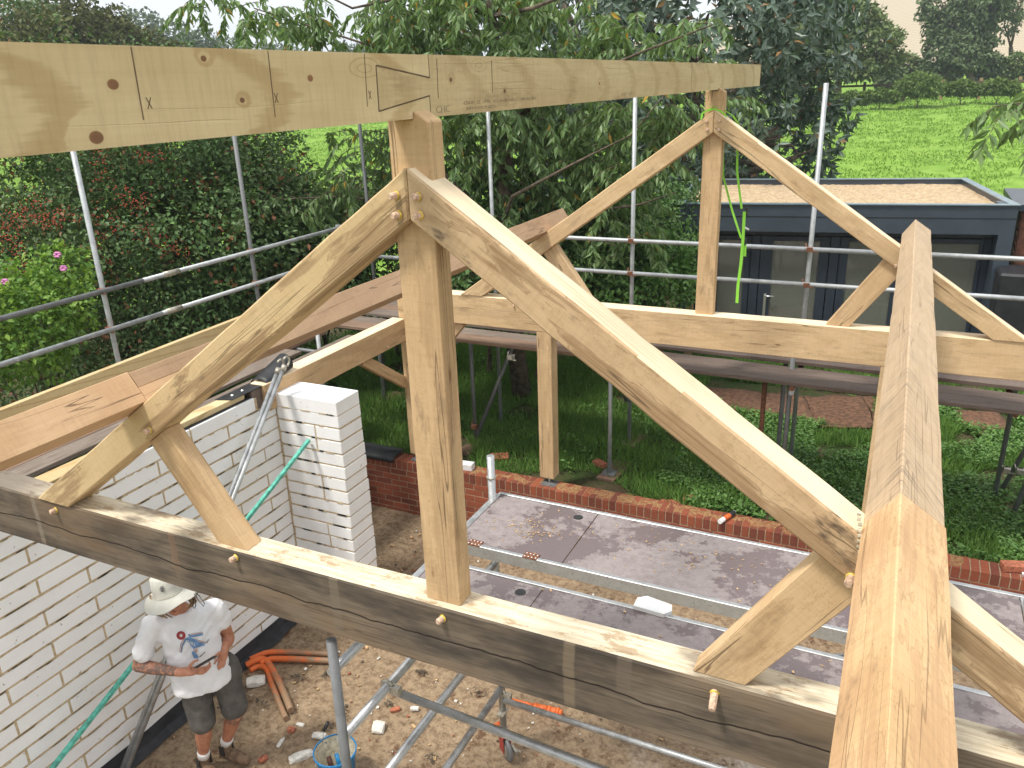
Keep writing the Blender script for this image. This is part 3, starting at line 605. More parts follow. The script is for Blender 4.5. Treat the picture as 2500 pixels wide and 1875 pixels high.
while z > .13:
    jx = random.uniform(-.006, .006); fr = 2.676+random.uniform(-.003, .003); z1 = z-(.007 if k else 0); z0 = z-CH+.007 + (0 if k else -.01)
    xr = -2.632+random.uniform(-.006, .006); m.cur = vf()
    pat = k % 4
    if pat in (0, 1): m.bx(-3.318, xr, fr, 3.0, z0, z1)
    else: m.bx(-3.318, -2.905+jx, fr, 3.0, z0, z1); m.cur = vf(); m.bx(-2.891+jx, xr, fr, 3.0, z0, z1)
    z -= CH; k += 1
bevel_mesh(m.build('blockwork', M['wblock'], ww), .004)
m = MB(); m.bx(-3.51, -3.3220, -4.5, 2.46, .02, 2.317); m.bx(-3.51, -3.327, 2.46, 2.99, .02, 2.15); m.bx(-3.32, -2.638, 2.680, 2.99, .02, 2.27)
m.build('mortar', M['mortar'], ww)
m = MB()      # squeezed mortar lumps along the joints
for k in range(1, 18):
    zz = 2.326-k*CH
    for j in range(70):
        y = random.uniform(-2.4, 2.6); l_ = random.uniform(.03, .13)
        m.box((-3.3195, y, zz+random.uniform(-.003, .003)), (.006, l_, random.uniform(.006, .013)), (V((1, 0, 0)), V((0, 1, random.uniform(-.06, .06))).normalized(), V((0, 0, 1))))
    zz = 2.286-k*CH
    for j in range(6): m.box((random.uniform(-3.25, -2.7), 2.676, zz), (random.uniform(.03, .12), .006, .011))
for zz in np.arange(.4, 2.1, .05):
    m.box((-3.315, 2.672, zz), (random.uniform(.012, .03), .012, random.uniform(.03, .06)))
m.build('mortar_snots', M['mortar'], ww)
m = MB(); m.bx(-3.50, -3.335, -4.5, 2.44, 2.331, 2.338); m.build('damp_proof_course', M['blackp'], ww)
wpl = tbox('wall_plate', M['pine_plain'], None, -3.47, -3.352, 1.15, 2.36, 2.3395, 2.388, bev=.003)
tag(wpl, 'short pale softwood wall plate lying on top of the white block wall', 'timber')
wp2 = tbox('wall_plate', M['pine_plain'], None, -3.56, -3.40, -.9, 1.02, 2.3395, 2.392, bev=.003)
tag(wp2, 'softwood wall plate with broken end beneath the foot of the near left rafter', 'timber')
# black membrane upstand at the wall foot
def membrane():
    m = MB(); pts = []
    n = 90
    for i in range(n+1):
        y = -4+6.6*i/n; pts.append([(-3.317, y, .145+noise.noise(V((y*2, 0, 0)))*.012), (-3.306, y, .10), (-3.29+noise.noise(V((y*6, 3, 0)))*.02, y, .05+noise.noise(V((y*7, 5, 0)))*.02), (-3.22+noise.noise(V((y*4, 7, 0)))*.035, y, .012+abs(noise.noise(V((y*9, 1, 0))))*.02)])
    for i in range(n):
        for j in range(3):
            q = m.av([pts[i][j], pts[i+1][j], pts[i+1][j+1], pts[i][j+1]]); m.face((q, q+3, q+2, q+1), True)
    return tag(m.build('damp_membrane', M['bitumen']), 'crumpled black damp proof membrane along the foot of the white wall', 'membrane')
membrane()
# plate end wrapped in black sheet
bt = thing('timber_block', 'dark brown timber block on the white wall under the black plastic strip', 'timber', (-3.4, 2.55, 2.19))
tbox('block', M['board_dark'], bt, -3.47, -3.335, 2.42, 2.66, 2.19, 2.385, g=(1, 0, 0))
m = MB()
base = [(-3.47, -3.335, 2.392)]
ys = [2.15, 2.3, 2.5, 2.62]
m.poly([(-3.48, 2.15, 2.395), (-3.33, 2.20, 2.395), (-3.325, 2.60, 2.398), (-3.48, 2.60, 2.398)])
R0 = []
for k in range(9):
    y = 2.60+.36*k/8; ra = .05+.05*(k/8); row = []
    for j in range(13):
        th = math.pi*(1.02-1.15*j/12); row.append((-3.405+math.cos(th)*.095, y, 2.36+.01*k+math.sin(th)*(.04+.05*k/8)+.03))
    R0.append(m.av(row))
for k in range(8):
    for j in range(12): m.face((R0[k]+j, R0[k]+j+1, R0[k+1]+j+1, R0[k+1]+j), True)
bk = m.build('black_membrane_strip', M['blackp']); md = bk.modifiers.new('s', 'SOLIDIFY'); md.thickness = .004
tag(bk, 'curled black plastic strip with two bolts lying on the end of the eaves plate', 'membrane')
for y in (2.28, 2.40):
    m = MB(); m.lathe((-3.41, y, 2.396), [(.0, .008), (.008, .008), (.009, .003), (.016, .002), (.016, 0)], 10); bo = m.build('bolt', M['chrome'], None); bo.parent = bk
# ---- low brick wall
bw = thing('brick_wall', 'low red brick wall with brick on edge top under the far truss', 'wall', (0, 4.8, 0))
m = MB(); F = 4.69; x = -5.4; vf2 = lambda: random.random()
while x < 3.1:
    m.cur = vf2(); dz = random.uniform(-.003, .003); m.bx(x+.005, x+.0705, F+random.uniform(-.002, .002), F+.215, .57, .680+dz); x += .0755
for k in range(8):
    z1 = .560-k*.075; z0 = z1-.065; off = .1125*(k % 2); x = -5.4-off
    while x < 3.1: m.cur = vf2(); m.bx(x, x+.215, F+random.uniform(-.003, .003), F+.10, z0, z1); x += .225
bevel_mesh(m.build('brickwork', M['brick'], bw), .003)
m = MB(); m.bx(-5.4, 3.1, F+.005, F+.21, -.02, .674); m.build('mortar', M['mortar_red'], bw)
m = MB()    # sawdust drifted on the coping
nx, ny = 240, 8; idx = {}
for i in range(nx+1):
    for j in range(ny+1):
        xx = -3.2+5.6*i/nx; yy = F+.02+.19*j/ny; h_ = noise.fractal(V((xx*7, yy*9, 0)), .8, 2, 4)
        idx[i, j] = m.av([(xx, yy, .676+max(-.004, h_*.007+.002+.004*(1-abs(j/ny*2-1))))])
for i in range(nx):
    for j in range(ny): m.face((idx[i, j], idx[i+1, j], idx[i+1, j+1], idx[i, j+1]), True)
tag(m.build('sawdust', M['shav']), 'pale sawdust and shavings strewn on top of the brick wall', 'sawdust', kind='stuff')
m = MB(); 
prof = [(F-.03, .655), (F-.03, .69), (F-.01, .712), (F+.12, .722), (F+.24, .712)]
R0 = [m.av([(x_, y_, z_+random.uniform(-.002, .002)) for y_, z_ in prof]) for x_ in (-4.6, -4.1, -3.9, -3.7, -3.53)]
for k in range(4):
    for j in range(4): m.face((R0[k]+j, R0[k]+j+1, R0[k+1]+j+1, R0[k+1]+j), True)
bc = m.build('coping_membrane', M['blackp']); md = bc.modifiers.new('s', 'SOLIDIFY'); md.thickness = .006
tag(bc, 'black damp proof sheet folded over the left end of the low brick wall', 'membrane')
def brick(name, c, rz, label, size=(.215, .1025, .065), mat='redbrick', cat='brick', tilt=0, group=None):
    m = MB(); ax = Matrix.Rotation(rz, 3, 'Z') @ Matrix.Rotation(tilt, 3, 'X'); m.box(c, size, (ax.col[0], ax.col[1], ax.col[2])); o = bevel_mesh(m.build(name, M[mat]), .005); return tag(o, label, cat, group)
brick('loose_brick', (2.79, 4.83, .715), .3, 'loose red brick resting on the wall top near the right edge')
brick('loose_brick', (-2.49, 5.38, .59), .5, 'broken red brick in the grass just behind the brick wall', tilt=.4)
brick('loose_brick', (-1.30, 5.62, .61), -.5, 'red brick on the grass beside the sawdust covered sole board', size=(.16, .09, .06))
brick('loose_brick', (-.10, 5.18, .60), .1, 'half buried red brick behind the sealant tube')
brick('loose_brick', (-.30, 5.02, .59), .2, 'red brick edge at the border of the lawn behind the brick wall')
brick('block_offcut', (-2.62, 4.80, .72), .1, 'small white block offcut on the brick wall behind the near king post', (.17, .1, .08), 'white', 'block')
# ---- floor
def sheet(name, xs, ys, zf, mat, var=None):
    X, Y = np.meshgrid(xs, ys, indexing='ij'); nx, ny = X.shape; Z = np.vectorize(zf)(X, Y)
    me = bpy.data.meshes.new(name); co = np.stack([X, Y, Z], -1).reshape(-1, 3); me.vertices.add(len(co)); me.vertices.foreach_set('co', co.astype('f').ravel())
    i, j = np.meshgrid(np.arange(nx-1), np.arange(ny-1), indexing='ij'); a = (i*ny+j).ravel(); q = np.stack([a, a+ny, a+ny+1, a+1], 1)
    me.loops.add(q.size); me.loops.foreach_set('vertex_index', q.ravel().astype('i')); me.polygons.add(len(q)); me.polygons.foreach_set('loop_start', (np.arange(len(q))*4).astype('i'))
    me.update(calc_edges=True); me.polygons.foreach_set('use_smooth', [True]*len(q)); me.materials.append(mat)
    at_ = me.attributes.new('var', 'FLOAT', 'POINT'); at_.data.foreach_set('value', (np.vectorize(var)(X, Y) if var else np.zeros_like(X)).astype('f').ravel()); me.validate(); return link(name, me)
fl = sheet('floor', np.linspace(-5.5, 3.6, 260), np.linspace(-4.2, 4.75, 260), lambda x, y: noise.fractal(V((x*3, y*3, 0)), 1, 2, 5)*.012, M['floor']); fl['kind'] = 'structure'
# ================================================================== TERRAIN
def sst(a, b, x): t_ = min(1, max(0, (x-a)/(b-a))); return t_*t_*(3-2*t_)
def ground_z(x, y):
    r = math.hypot(x, y); az = math.degrees(math.atan2(x, y))
    z_ = .55+.053*max(0, min(r, 80)-14)+.02*max(0, min(r, 140)-80)
    hill = sst(95, 330, r)*27*(.45+.55*sst(-22, 4, az))*sst(-38, -18, az)
    left = sst(60, 300, r)*10*sst(-38, -60, az)
    return z_+hill+left
def terr_z(x, y):
    if (-3.45 < x < 9 and y < 4.80) or (-5.3 < x < 9 and 2.9 < y < 4.80): return -.25
    r = math.hypot(x, y); n_ = noise.fractal(V((x*.8, y*.8, 0)), 1, 2, 4)
    b = ground_z(x, y)
    if r < 14: return b+n_*.02
    k = sst(14, 18, r); t_ = noise.noise(V((x*.55, y*.55, 2))); t2 = noise.noise(V((x*1.4, y*1.4, 5)))
    return b+n_*.03+k*(max(0, t_)*.16+max(0, t2)*.07)*(1-sst(60, 100, r))
def terr_var(x, y):
    r = math.hypot(x, y); az = math.degrees(math.atan2(x, y))
    if r > 98: return 2. if az > -25 else 1.
    return sst(15.2, 16.5, r) if y > 4 or x < -4 else 0
def axis(lims):
    o = []
    for a_, b_, s_ in lims: o += list(np.arange(a_, b_, s_))
    return np.array(o)
xs = axis([(-700, -60, 16), (-60, -34, 1.2), (-34, -5.5, .30), (-5.35, -5.25, .05), (-5.2, -3.5, .3), (-3.46, -3.44, .01), (-3.4, 12, .30), (12, 40, 1.2), (40, 401, 14)])
ys = axis([(-300, -12, 12), (-12, 2.7, .9), (2.85, 2.95, .05), (3, 4.6, .4), (4.79, 4.81, .01), (5.0, 44, .30), (44, 90, .9), (90, 701, 12)])
g_ = sheet('ground', xs, ys, terr_z, M['terrain'], terr_var); g_['kind'] = 'structure'
# ================================================================== TUBE SCAFFOLD
scf = thing('tube_scaffold', 'galvanised tube scaffold with double guard rails round the far and left sides', 'scaffold', (-2, 6.3, .56))
TR = .02415
def tb(name, p, q, mat='galv', r=TR, par=None, n=12):
    m = MB(); m.tube([p, q], r, n); return m.build(name, M[mat], par or scf)
def coupler(p, mat='rust', par=None):
    m = MB(); p = V(p); m.lathe(p-V((0, 0, .025)), [(.026, 0), (.036, .004), (.036, .046), (.026, .05)], 10); m.box(p+V((.0, -.035, .0)), (.06, .05, .045)); m.tube([p+V((.03, -.05, -.02)), p+V((.075, -.055, -.02))], .007, 6); m.tube([p+V((-.04, -.02, .02)), p+V((-.05, .03, .045))], .008, 6)
    return m.build('coupler', M[mat], par or scf)
GZ = .58
for x, y, top, mt in ((-5.1, 2.54, 4.9, 'galv'), (-5.1, 4.5, 4.9, 'galv_dark'), (-5.1, 6.8, 4.62, 'galv_dark'), (-2.965, 6.38, 5.0, 'galv'), (-1.19, 6.38, 4.95, 'galv'), (.72, 6.38, 4.70, 'galv'), (2.75, 6.38, 5.1, 'galv_dark')):
    tb('standard', (x, y, GZ), (x, y, top), mt)
for x, y, top, mt in ((-1.13, 5.47, 2.02, 'galv'), (-2.995, 5.72, 2.05, 'galv_dark'), (.745, 5.42, 2.258, 'galv_dark'), (-4.86, 6.42, 2.05, 'galv'), (-4.25, 4.45, 2.45, 'galv'), (-4.25, 2.5, 2.05, 'galv'), (.50, 5.45, 2.02, 'rust'), (.62, 6.0, 2.0, 'galv_dark')):
    tb('standard', (x, y, GZ), (x, y, top), mt)
tb('brace', (-2.96, 5.70, .68), (-2.55, 6.30, 2.06), 'galv_dark'); tb('brace', (-1.50, 6.25, 2.05), (-1.20, 6.30, 1.15), 'galv_dark')
tb('brace', onZ(2438, 1208, .58), onZ(2438, 1208, .58)+V((.50, -.1, 1.9)), 'galv_dark'); tb('brace', onZ(2470, 1262, .58), onZ(2470, 1262, .58)+V((.32, .03, 1.9)), 'galv_dark')
coupler(onZ(2458, 1145, .95), 'zinc'); coupler(onZ(2490, 1148, .98), 'zinc')
for y0, y1, z, x in ((-2.5, 2.95, 3.125, -5.052), (2.95, 7.0, 3.125, -5.052), (-2.5, 3.1, 2.755, -5.052), (3.1, 7.0, 2.755, -5.052)): tb('guard_rail', (x, y0, z), (x, y1, z), 'galv_dark' if y0 < 0 and z > 3 else 'galv')
for x0, x1, z in ((-5.3, 1.62, 3.095), (1.62, 4.6, 3.100), (-5.3, -.2, 2.722), (-.2, 4.6, 2.725)): tb('guard_rail', (x0, 6.33, z), (x1, 6.33, z))
for p, a in (((-5.052, 3.3, 3.125), V((0, 1, 0))), ((-5.052, 3.25, 2.755), V((0, 1, 0))), ((1.62, 6.33, 3.10), V((1, 0, 0)))):
    m = MB(); m.tube([V(p)-a*.10, V(p)+a*.10], .030, 12); m.build('sleeve_coupler', M['zinc'], scf)
for y in (2.54, 4.5, 6.8):
    for z in (3.125, 2.755): coupler((-5.08, y, z), 'rust' if y < 5 else 'zinc')
for x in (-2.965, -1.19, .72):
    for z in (3.095, 2.722): coupler((x, 6.36, z))
for y in (5.47, 6.33): tb('ledger', (-5.2, y, 1.985), (4.5, y, 1.985), 'galv_dark')
for x in (-5.08, -4.25): tb('ledger', (x, -2.5, 1.985), (x, 6.6, 1.985), 'galv_dark')
for x in (-2.93, -1.08, .80, 2.6): tb('transom', (x, 5.02, 2.035), (x, 6.5, 2.035), 'rust' if x > 0 else 'galv')
for y in (1.1, 2.6, 4.4): tb('transom', (-5.2, y, 2.035), (-3.7, y, 2.035), 'galv_dark')
tb('transom', (.80, 5.03, 1.99), (.80, 6.5, 1.99), 'galv')
coupler((-2.11, 5.04, 2.02), 'zinc')
coupler((-2.98, 5.70, .80), 'rust'); coupler((-1.19, 6.36, 1.25), 'rust')
# boards
bd = 0
def board(p0, p1, w_, mat, label, dz=0):
    o = obeam('scaffold_board', M[mat], None, p0, p1, w_, .038, bev=.004, wob=.004, seg=.2)
    tag(o, label, 'scaffold board', 'boards laid on the tube scaffold'); return o
for k, (y, z, mt, nm) in enumerate(((5.215, 2.088, 'board_red', 'front'), (5.435, 2.083, 'board_grey', 'second'), (5.70, 2.122, 'board_grey', 'third'), (5.94, 2.120, 'board_red', 'fourth'), (6.18, 2.12, 'board_grey', 'rearmost'))):
    board((-4.75, y+.10, z), (-.78, y+.03, z), .222, mt, f'{"reddish" if mt=="board_red" else "grey"} scaffold board, {nm} in the left part of the far deck')
for k, (y, z, mt, nm) in enumerate(((5.165, 2.080, 'board_dark', 'front'), (5.395, 2.078, 'board_dark', 'second'), (5.66, 2.125, 'board_dark', 'third'), (5.90, 2.120, 'board_dark', 'fourth'), (6.13, 2.122, 'board_dark', 'rearmost'))):
    board((-.76, y+.02, z), (3.9, y-.14, z), .222, mt, f'dark wet scaffold board, {nm} in the right part of the far deck')
for x, mt, nm, y1 in ((-4.87, 'board_grey', 'outermost grey', 5.0), (-4.64, 'board_red', 'second reddish', 4.95), (-4.405, 'board_grey', 'middle grey', 4.2), (-4.06, 'board_grey', 'fourth weathered', 4.9), (-3.83, 'board_red', 'innermost reddish', 4.6)):
    board((x+.02, -.6, 2.085), (x, y1, 2.085), .222, mt, f'{nm} scaffold board of the left deck running beside the white wall')
for k, (c, rz, L_) in enumerate(((onZ(948, 975, .57), .15, .55), (onZ(1163, 1090, .57), .3, .5), (onZ(1500, 1150, .57), .1, .5), (onZ(1545, 1075, .57), .1, .4), (onZ(2470, 1230, .57), .5, 1.0))):
    d = V((math.sin(rz), math.cos(rz), 0))*L_/2; o = obeam('sole_board', M['sole'], None, c-d, c+d, .22, .038, bev=.004)
    tag(o, ('sole board under the scaffold standard beyond the corner post', 'sole board under the paired tubes left of the middle post', 'sawdust dusted sole board under the standard right of the middle post', 'sole board half hidden behind the sawdust dusted one', 'long worn sole board under the leaning tubes near the right edge')[k], 'sole board', 'sole boards under the scaffold')
for k, (x, y, lb) in enumerate(((-4.86, 6.42, 'square base plate under the scaffold standard beyond the corner post'), (-1.13, 5.47, 'square base plate under the standard right of the middle post'))):
    m = MB(); m.bx(x-.075, x+.075, y-.075, y+.075, .592, .600); m.tube([(x, y, .60), (x, y, .66)], .016, 8); tag(m.build('base_plate', M['galv_dark']), lb, 'base plate')
# ================================================================== ALUMINIUM TOWER
tw = thing('access_tower', 'aluminium access tower on castors standing on the floor inside the frame', 'tower scaffold', (.8, .9, 0))
XA, XB = -.69, 2.36; YN, YF = .045, 1.79; R_ = .0254
for X in (XA, XB):
    top = 2.335 if X == XA else 2.5
    tb('tower_upright', (X, YN, .28 if X == XB else .28), (X+.03, YN, top), 'alu' if X == XB else 'galv_dark', R_, tw); tb('tower_upright', (X, YF, .28), (X, YF, 2.52), 'alu', R_, tw)
    for z in (.645, 1.185, 1.71, 2.13): tb('tower_rung', (X, YN, z), (X, YF, z), 'alu', R_, tw)
    if X == XB: tb('tower_upright', (X, 1.1, .645), (X, 1.1, 2.13), 'alu', R_, tw)
tb('tower_collar', (XA, YF, 2.36), (XA, YF, 2.37), 'zinc', .033, tw)
def hook(p, a, par=tw):
    p = V(p); a = V(a).normalized(); m = MB(); s_ = a.cross(V((0, 0, 1))).normalized(); u_ = s_.cross(a)
    m.tube([p+a*(-.045)*math.cos(t_)+u_*(.04)*math.sin(t_) for t_ in np.linspace(-1.2, 2.6, 9)], .011, 6); m.box(p+a*.05, (.07, .035, .05), (a, s_, u_)); return m.build('brace_hook', M['zinc'], par)
tb('tower_brace', (XA+.03, YF-.04, .575), (XB, YF-.04, .575), 'alu', .0225, tw); hook((XA, YF-.02, .60), (1, 0, 0))
tb('tower_brace', (XA+.04, YF+.03, .70), (XB, YF+.03, 1.95), 'alu', .0225, tw); hook((XA, YF+.02, .68), (1, 0, .4))
b0, b1 = onX(963, 1688, XA), onY(1440, 1870, .40)
tb('tower_brace', b0, b0+(b1-b0)*1.9, 'alu', .0235, tw); hook(onX(948, 1678, XA), b1-b0)
def castor(x, y, hd, full):
    c = thing('castor', 'dummy', 'x') if False else None
    m = MB(); m.tube([(x, y, .70), (x, y, .26)], .019, 10); m.lathe((x, y, .21), [(.0, .06), (.034, .06), (.036, .03), (.045, .02), (.045, 0), (.0, 0)], 14); m.tube([(x, y, .40), (x, y, .44)], .03, 10)
    m.box((x, y, .42), (.05, .10, .012)); m.build('castor_stem', M['zinc'], tw)
    dx, dy = math.cos(hd), math.sin(hd); a = V((dx, dy, 0)); b = V((-dy, dx, 0)); wc = V((x, y, .10))+a*.03
    m = MB(); m.lathe(wc-b*.021, [(.0, 0), (.060, 0), (.084, .004), (.095, .012), (.097, .021), (.095, .030), (.084, .038), (.060, .042), (0, .042)], 26, b); o = m.build('castor_wheel', M['galv_dark'], tw)
    m = MB(); m.lathe(wc-b*.024, [(.0, 0), (.058, 0), (.058, .048), (0, .048)], 18, b, smooth=False); m.build('castor_hub', M['zinc'], o)
    m = MB()
    for sg in (-1, 1): m.box(wc+b*.031*sg+V((0, 0, .045))-a*.012, (.07, .005, .13), (a, b, V((0, 0, 1))))
    m.box(V((x, y, .212)), (.09, .075, .008), (a, b, V((0, 0, 1)))); m.build('castor_fork', M['redpaint'], tw)
    m = MB(); m.tube([wc+a*.03+b*.05+V((0, 0, .0)), wc+a*.10+b*.07+V((0, 0, .02))], .009, 7); m.box(wc+a*.05+b*.04+V((0, 0, .015)), (.10, .02, .03), (a, b, V((0, 0, 1)))); m.build('brake_lever', M['zinc'], tw)
    m = MB(); m.tube([V((x, y, .30))-a*.03-b*.02, V((x, y, .235))-a*.085-b*.045], .015, 8); m.build('orange_lever', M['orange'], tw)
castor(XA, YF, -.65, True); castor(XA, YN, .4, False); castor(XB, YF, .3, False); castor(XB, YN, .9, False)
def platform(y0, y1, label, trap):
    P = thing('tower_platform', label, 'platform', ((XA+XB)/2, (y0+y1)/2, 2.13), 'platforms on the access tower'); z = 2.212
    m = MB()
    for a_, b_ in ((y0, y0+.028), (y1-.028, y1)): m.bx(XA+.01, XB-.01, a_, b_, z-.075, z+.004)
    m.bx(XA-.012, XA+.03, y0+.03, y1-.03, z-.06, z+.002); m.bx(XB-.03, XB+.012, y0+.03, y1-.03, z-.06, z+.002)
    for s_ in (XA-.005, XB+.005):
        for yy in (y0+.06, y1-.06): m.tube([(s_, yy, z-.03), (s_+(.04 if s_ > 0 else -.04)*-1, yy, z-.03)], .02, 8)
    bevel_mesh(m.build('platform_frame', M['alu'], P), .003)
    m = MB(); m.bx(.035, XB-.035, y0+.029, y1-.029, z-.012, z-.001); m.build('platform_panel', M['ply'], P)
    m = MB(); m.bx(XA+.035, .028, y0+.034, y1-.034, z-.012, z-.002+.001); t_ = m.build('trapdoor', M['ply'], P)
    m = MB(); hx, hy = -.07, y1-.12; m.lathe((hx, hy, z-.0005), [(.0, 0), (.026, 0), (.030, .0015), (.031, 0)], 18); m.lathe((hx, hy, z), [(0, .001), (.010, .001), (.011, .0)], 10); m.build('finger_latch', M['black'], t_)
    for hx in (XA+.16, -.16):
        m = MB(); m.bx(hx-.045, hx+.045, y0-.002, y0+.058, z-.001, z+.0055); hg = m.build('hinge', M['rust'], t_)
        m = MB(); 
        for a_ in (-.034, -.011, .011, .034):
            for b_ in (.012, .044): m.ball((hx+a_, y0+b_, z+.006), (.006, .006, .003), 6, 4)
        m.build('rivets', M['chrome'], t_)
    return P
platform(1.215, 1.885, 'far tower platform with wet brown plywood and riveted trapdoor hinges', True); platform(.40, 1.02, 'near tower platform partly hidden behind the dark tie beam', True)
m = MB(); pz = 2.214
ob = [onZ(*q, pz) for q in ((1546, 1487), (1556, 1467), (1580, 1463), (1640, 1485), (1640, 1500), (1620, 1508))]
i = m.av(ob); j = m.av([p+V((0, 0, .022)) for p in ob]); n_ = len(ob); m.face([j+k for k in range(n_)])
for k in range(n_): m.face((i+k, i+(k+1) % n_, j+(k+1) % n_, j+k))
tag(m.build('packing_block', M['white']), 'white pointed block with pencil ticks lying on the edge of the near platform', 'block')
# chips on platforms, floor
m = MB()
for k in range(300):
    if k < 60: x, y, z = random.uniform(-.1, 2.2), random.uniform(.45, 1.0), 2.217
    elif k < 170: x, y, z = random.gauss(-.3, .14), random.gauss(1.52, .08), 2.214
    elif k < 420: x, y, z = random.gauss(.75, .4), random.gauss(1.6, .13), 2.214
    if not (1.25 < y < 1.86 or .45 < y < .98) or x < XA+.05: continue
    l_ = random.uniform(.004, .016) if k > 30 else random.uniform(.012, .026); a = random.uniform(0, 6.3); d = V((math.cos(a), math.sin(a), random.uniform(-.1, .4))).normalized(); m.box((x, y, z), (l_, l_*random.uniform(.2, .7), .002), (d, d.cross(V((0, 0, 1))).normalized(), V((0, 0, 1))))
tag(m.build('platform_shavings', M['chip']), 'wood chips and shavings scattered over the tower platforms', 'shavings', kind='stuff')
m = MB(); m.m = 0
for k in range(900):
    x, y = random.uniform(-3.25, 3.0), random.uniform(-.6, 4.6)
    if x < -2.2 and y < 1.2 and random.random() < .5: continue
    s_ = random.choice((.006, .008, .01, .014, .02)); m.m = random.choice((0, 0, 1, 2, 2, 3)); a = random.uniform(0, 6.3); z = .012+noise.fractal(V((x*3, y*3, 0)), 1, 2, 5)*.012
    d = V((math.cos(a), math.sin(a), random.uniform(-.3, .3))).normalized(); q = d.cross(V((random.uniform(-.3, .3), random.uniform(-.3, .3), 1))).normalized(); m.box((x, y, z), (s_*random.uniform(1, 2.4), s_, s_*random.uniform(.2, .6)), (d, q, d.cross(q)))
rb_ = m.build('rubble', [M['stone'], M['redbrick'], M['chip'], M['board_dark_s'] if 'board_dark_s' in M else M['bark']]); tag(rb_, 'small stones, chips and crumbs of rubble scattered across the dirt floor', 'rubble', kind='stuff')
def rock(name, c, size, rz, label, mat='stone', seed=0, cat='stone', sub=2):
    bm = bmesh.new(); bmesh.ops.create_icosphere(bm, subdivisions=sub, radius=.5); rm = Matrix.Rotation(rz, 3, 'Z')
    for v_ in bm.verts:
        d = v_.co.normalized(); k = 1+.35*noise.noise(d*1.6+V((seed*7, 0, 0)))+.1*noise.noise(d*5+V((seed, 3, 0))); p = V((d.x, d.y, d.z))*.5*k; p = V([max(-.36, min(.36, t_)) for t_ in p]); v_.co = rm @ V((p.x*size[0], p.y*size[1], p.z*size[2]))*1.35+V(c)
    me = bpy.data.meshes.new(name); bm.to_mesh(me); bm.free(); me.materials.append(M[mat]); return tag(link(name, me), label, cat)
rock('stone', onZ(625, 1663, .03), (.16, .11, .06), .7, 'pale chalky stone on the floor beside the left ends of the orange pipes', seed=1)
rock('stone', onZ(735, 1846, .02), (.19, .075, .05), .9, 'long cream block fragment on the floor left of the blue bucket', seed=2)
rock('stone', onZ(924, 1776, .03), (.10, .12, .05), .4, 'white angular stone on the floor right of the blue bucket', seed=3)
rock('stone', onZ(685, 1813, .01), (.10, .03, .02), 1.8, 'thin pale shard standing out on the dirt left of the bucket', seed=4)
rock('stone', onZ(733, 1769, .01), (.07, .035, .02), .1, 'small pale flake on the floor above the bucket', seed=5)
rock('brick_fragment', onZ(642, 1853, .02), (.07, .05, .04), 1.2, 'small red brick fragment on the floor by the brown boots', 'redbrick', 6, 'brick')
rock('brick_fragment', onZ(965, 1732, .015), (.09, .045, .03), .8, 'small red brick piece on the floor under the tower brace', 'redbrick', 7, 'brick')
rock('brick_fragment', onZ(516+195, 1500+282, .02), (.06, .05, .04), .3, 'brown brick crumb on the floor between the pipes and the bucket', 'redbrick', 8, 'brick')
rock('stone', onZ(1012, 1730, .02), (.07, .04, .03), .3, 'small white stone on the floor just right of the brick piece', seed=9)
rock('stone', onZ(779, 1796, .02), (.11, .06, .03), .3, 'pale chip of block lying behind the blue bucket', seed=10)
def leafdebris():
    m = MB()
    for (u, v_) in ((800, 1648), (830, 1745), (725, 1650), (806, 1775), (640, 1718), (593, 1685), (1055, 1850), (985, 1690), (1025, 1640), (950, 1715), (1165, 1690)):
        c = onZ(u, v_, .02)
        for k in range(9):
            a = random.uniform(0, 6.3); d = V((math.cos(a), math.sin(a), random.uniform(0, .5))).normalized(); m.box(c+V((random.gauss(0, .03), random.gauss(0, .02), random.uniform(0, .015))), (random.uniform(.02, .05), random.uniform(.008, .02), .002), (d, d.cross(V((0, 0, 1))).normalized(), V((0, 0, 1))))
    return tag(m.build('bark_scraps', M['bark']), 'dark scraps of bark lying about the dirt floor', 'bark', kind='stuff')
leafdebris()
# orange pipes
def pipe(px, r, label, z=.045, over=0):
    m = MB(); pts = [onZ(u, v_, z+(over if k == 1 else 0)) for k, (u, v_) in enumerate(px)]
    # smooth the polyline
    dense = []
    for k in range(len(pts)-1):
        for t_ in np.linspace(0, 1, 8, endpoint=False):
            p0, p1, p2, p3 = pts[max(k-1, 0)], pts[k], pts[k+1], pts[min(k+2, len(pts)-1)]
            dense.append(.5*((2*p1)+(p2-p0)*t_+(2*p0-5*p1+4*p2-p3)*t_*t_+(3*p1-p0-3*p2+p3)*t_**3))
    dense.append(pts[-1]); m.tube(dense, r, 12)
    n = len(dense)
    for i_ in range(n):
        for j in range(12): m.var[i_*12+j] = i_/n
    return tag(m.build('drain_pipe', M['pipe']), label, 'pipe', 'orange pipes on the floor')
kk = 340/1504.
W_ = lambda pts: [(560+u*kk, 1500+v_*kk) for u, v_ in pts]
pipe(W_([(225, 490), (330, 440), (450, 410), (700, 410), (1180, 435)]), .026, 'orange pipe reaching right, the rear one of the upper pair')
pipe(W_([(330, 530), (440, 485), (600, 480), (900, 490), (1220, 508)]), .026, 'orange pipe reaching right, the front muddy one of the upper pair')
pipe(W_([(190, 545), (290, 490), (380, 490), (450, 570), (560, 780), (665, 1035)]), .028, 'bent orange pipe reaching towards the camera with chalky end', .05, .03)
pipe(W_([(225, 605), (320, 560), (400, 590), (450, 720), (530, 930), (612, 1125)]), .024, 'thinner bent orange pipe beside the chalky ended one', .03)
m = MB(); p0, p1 = onZ(1250, 1712, .04), onZ(1372, 1741, .04); d = (p1-p0)
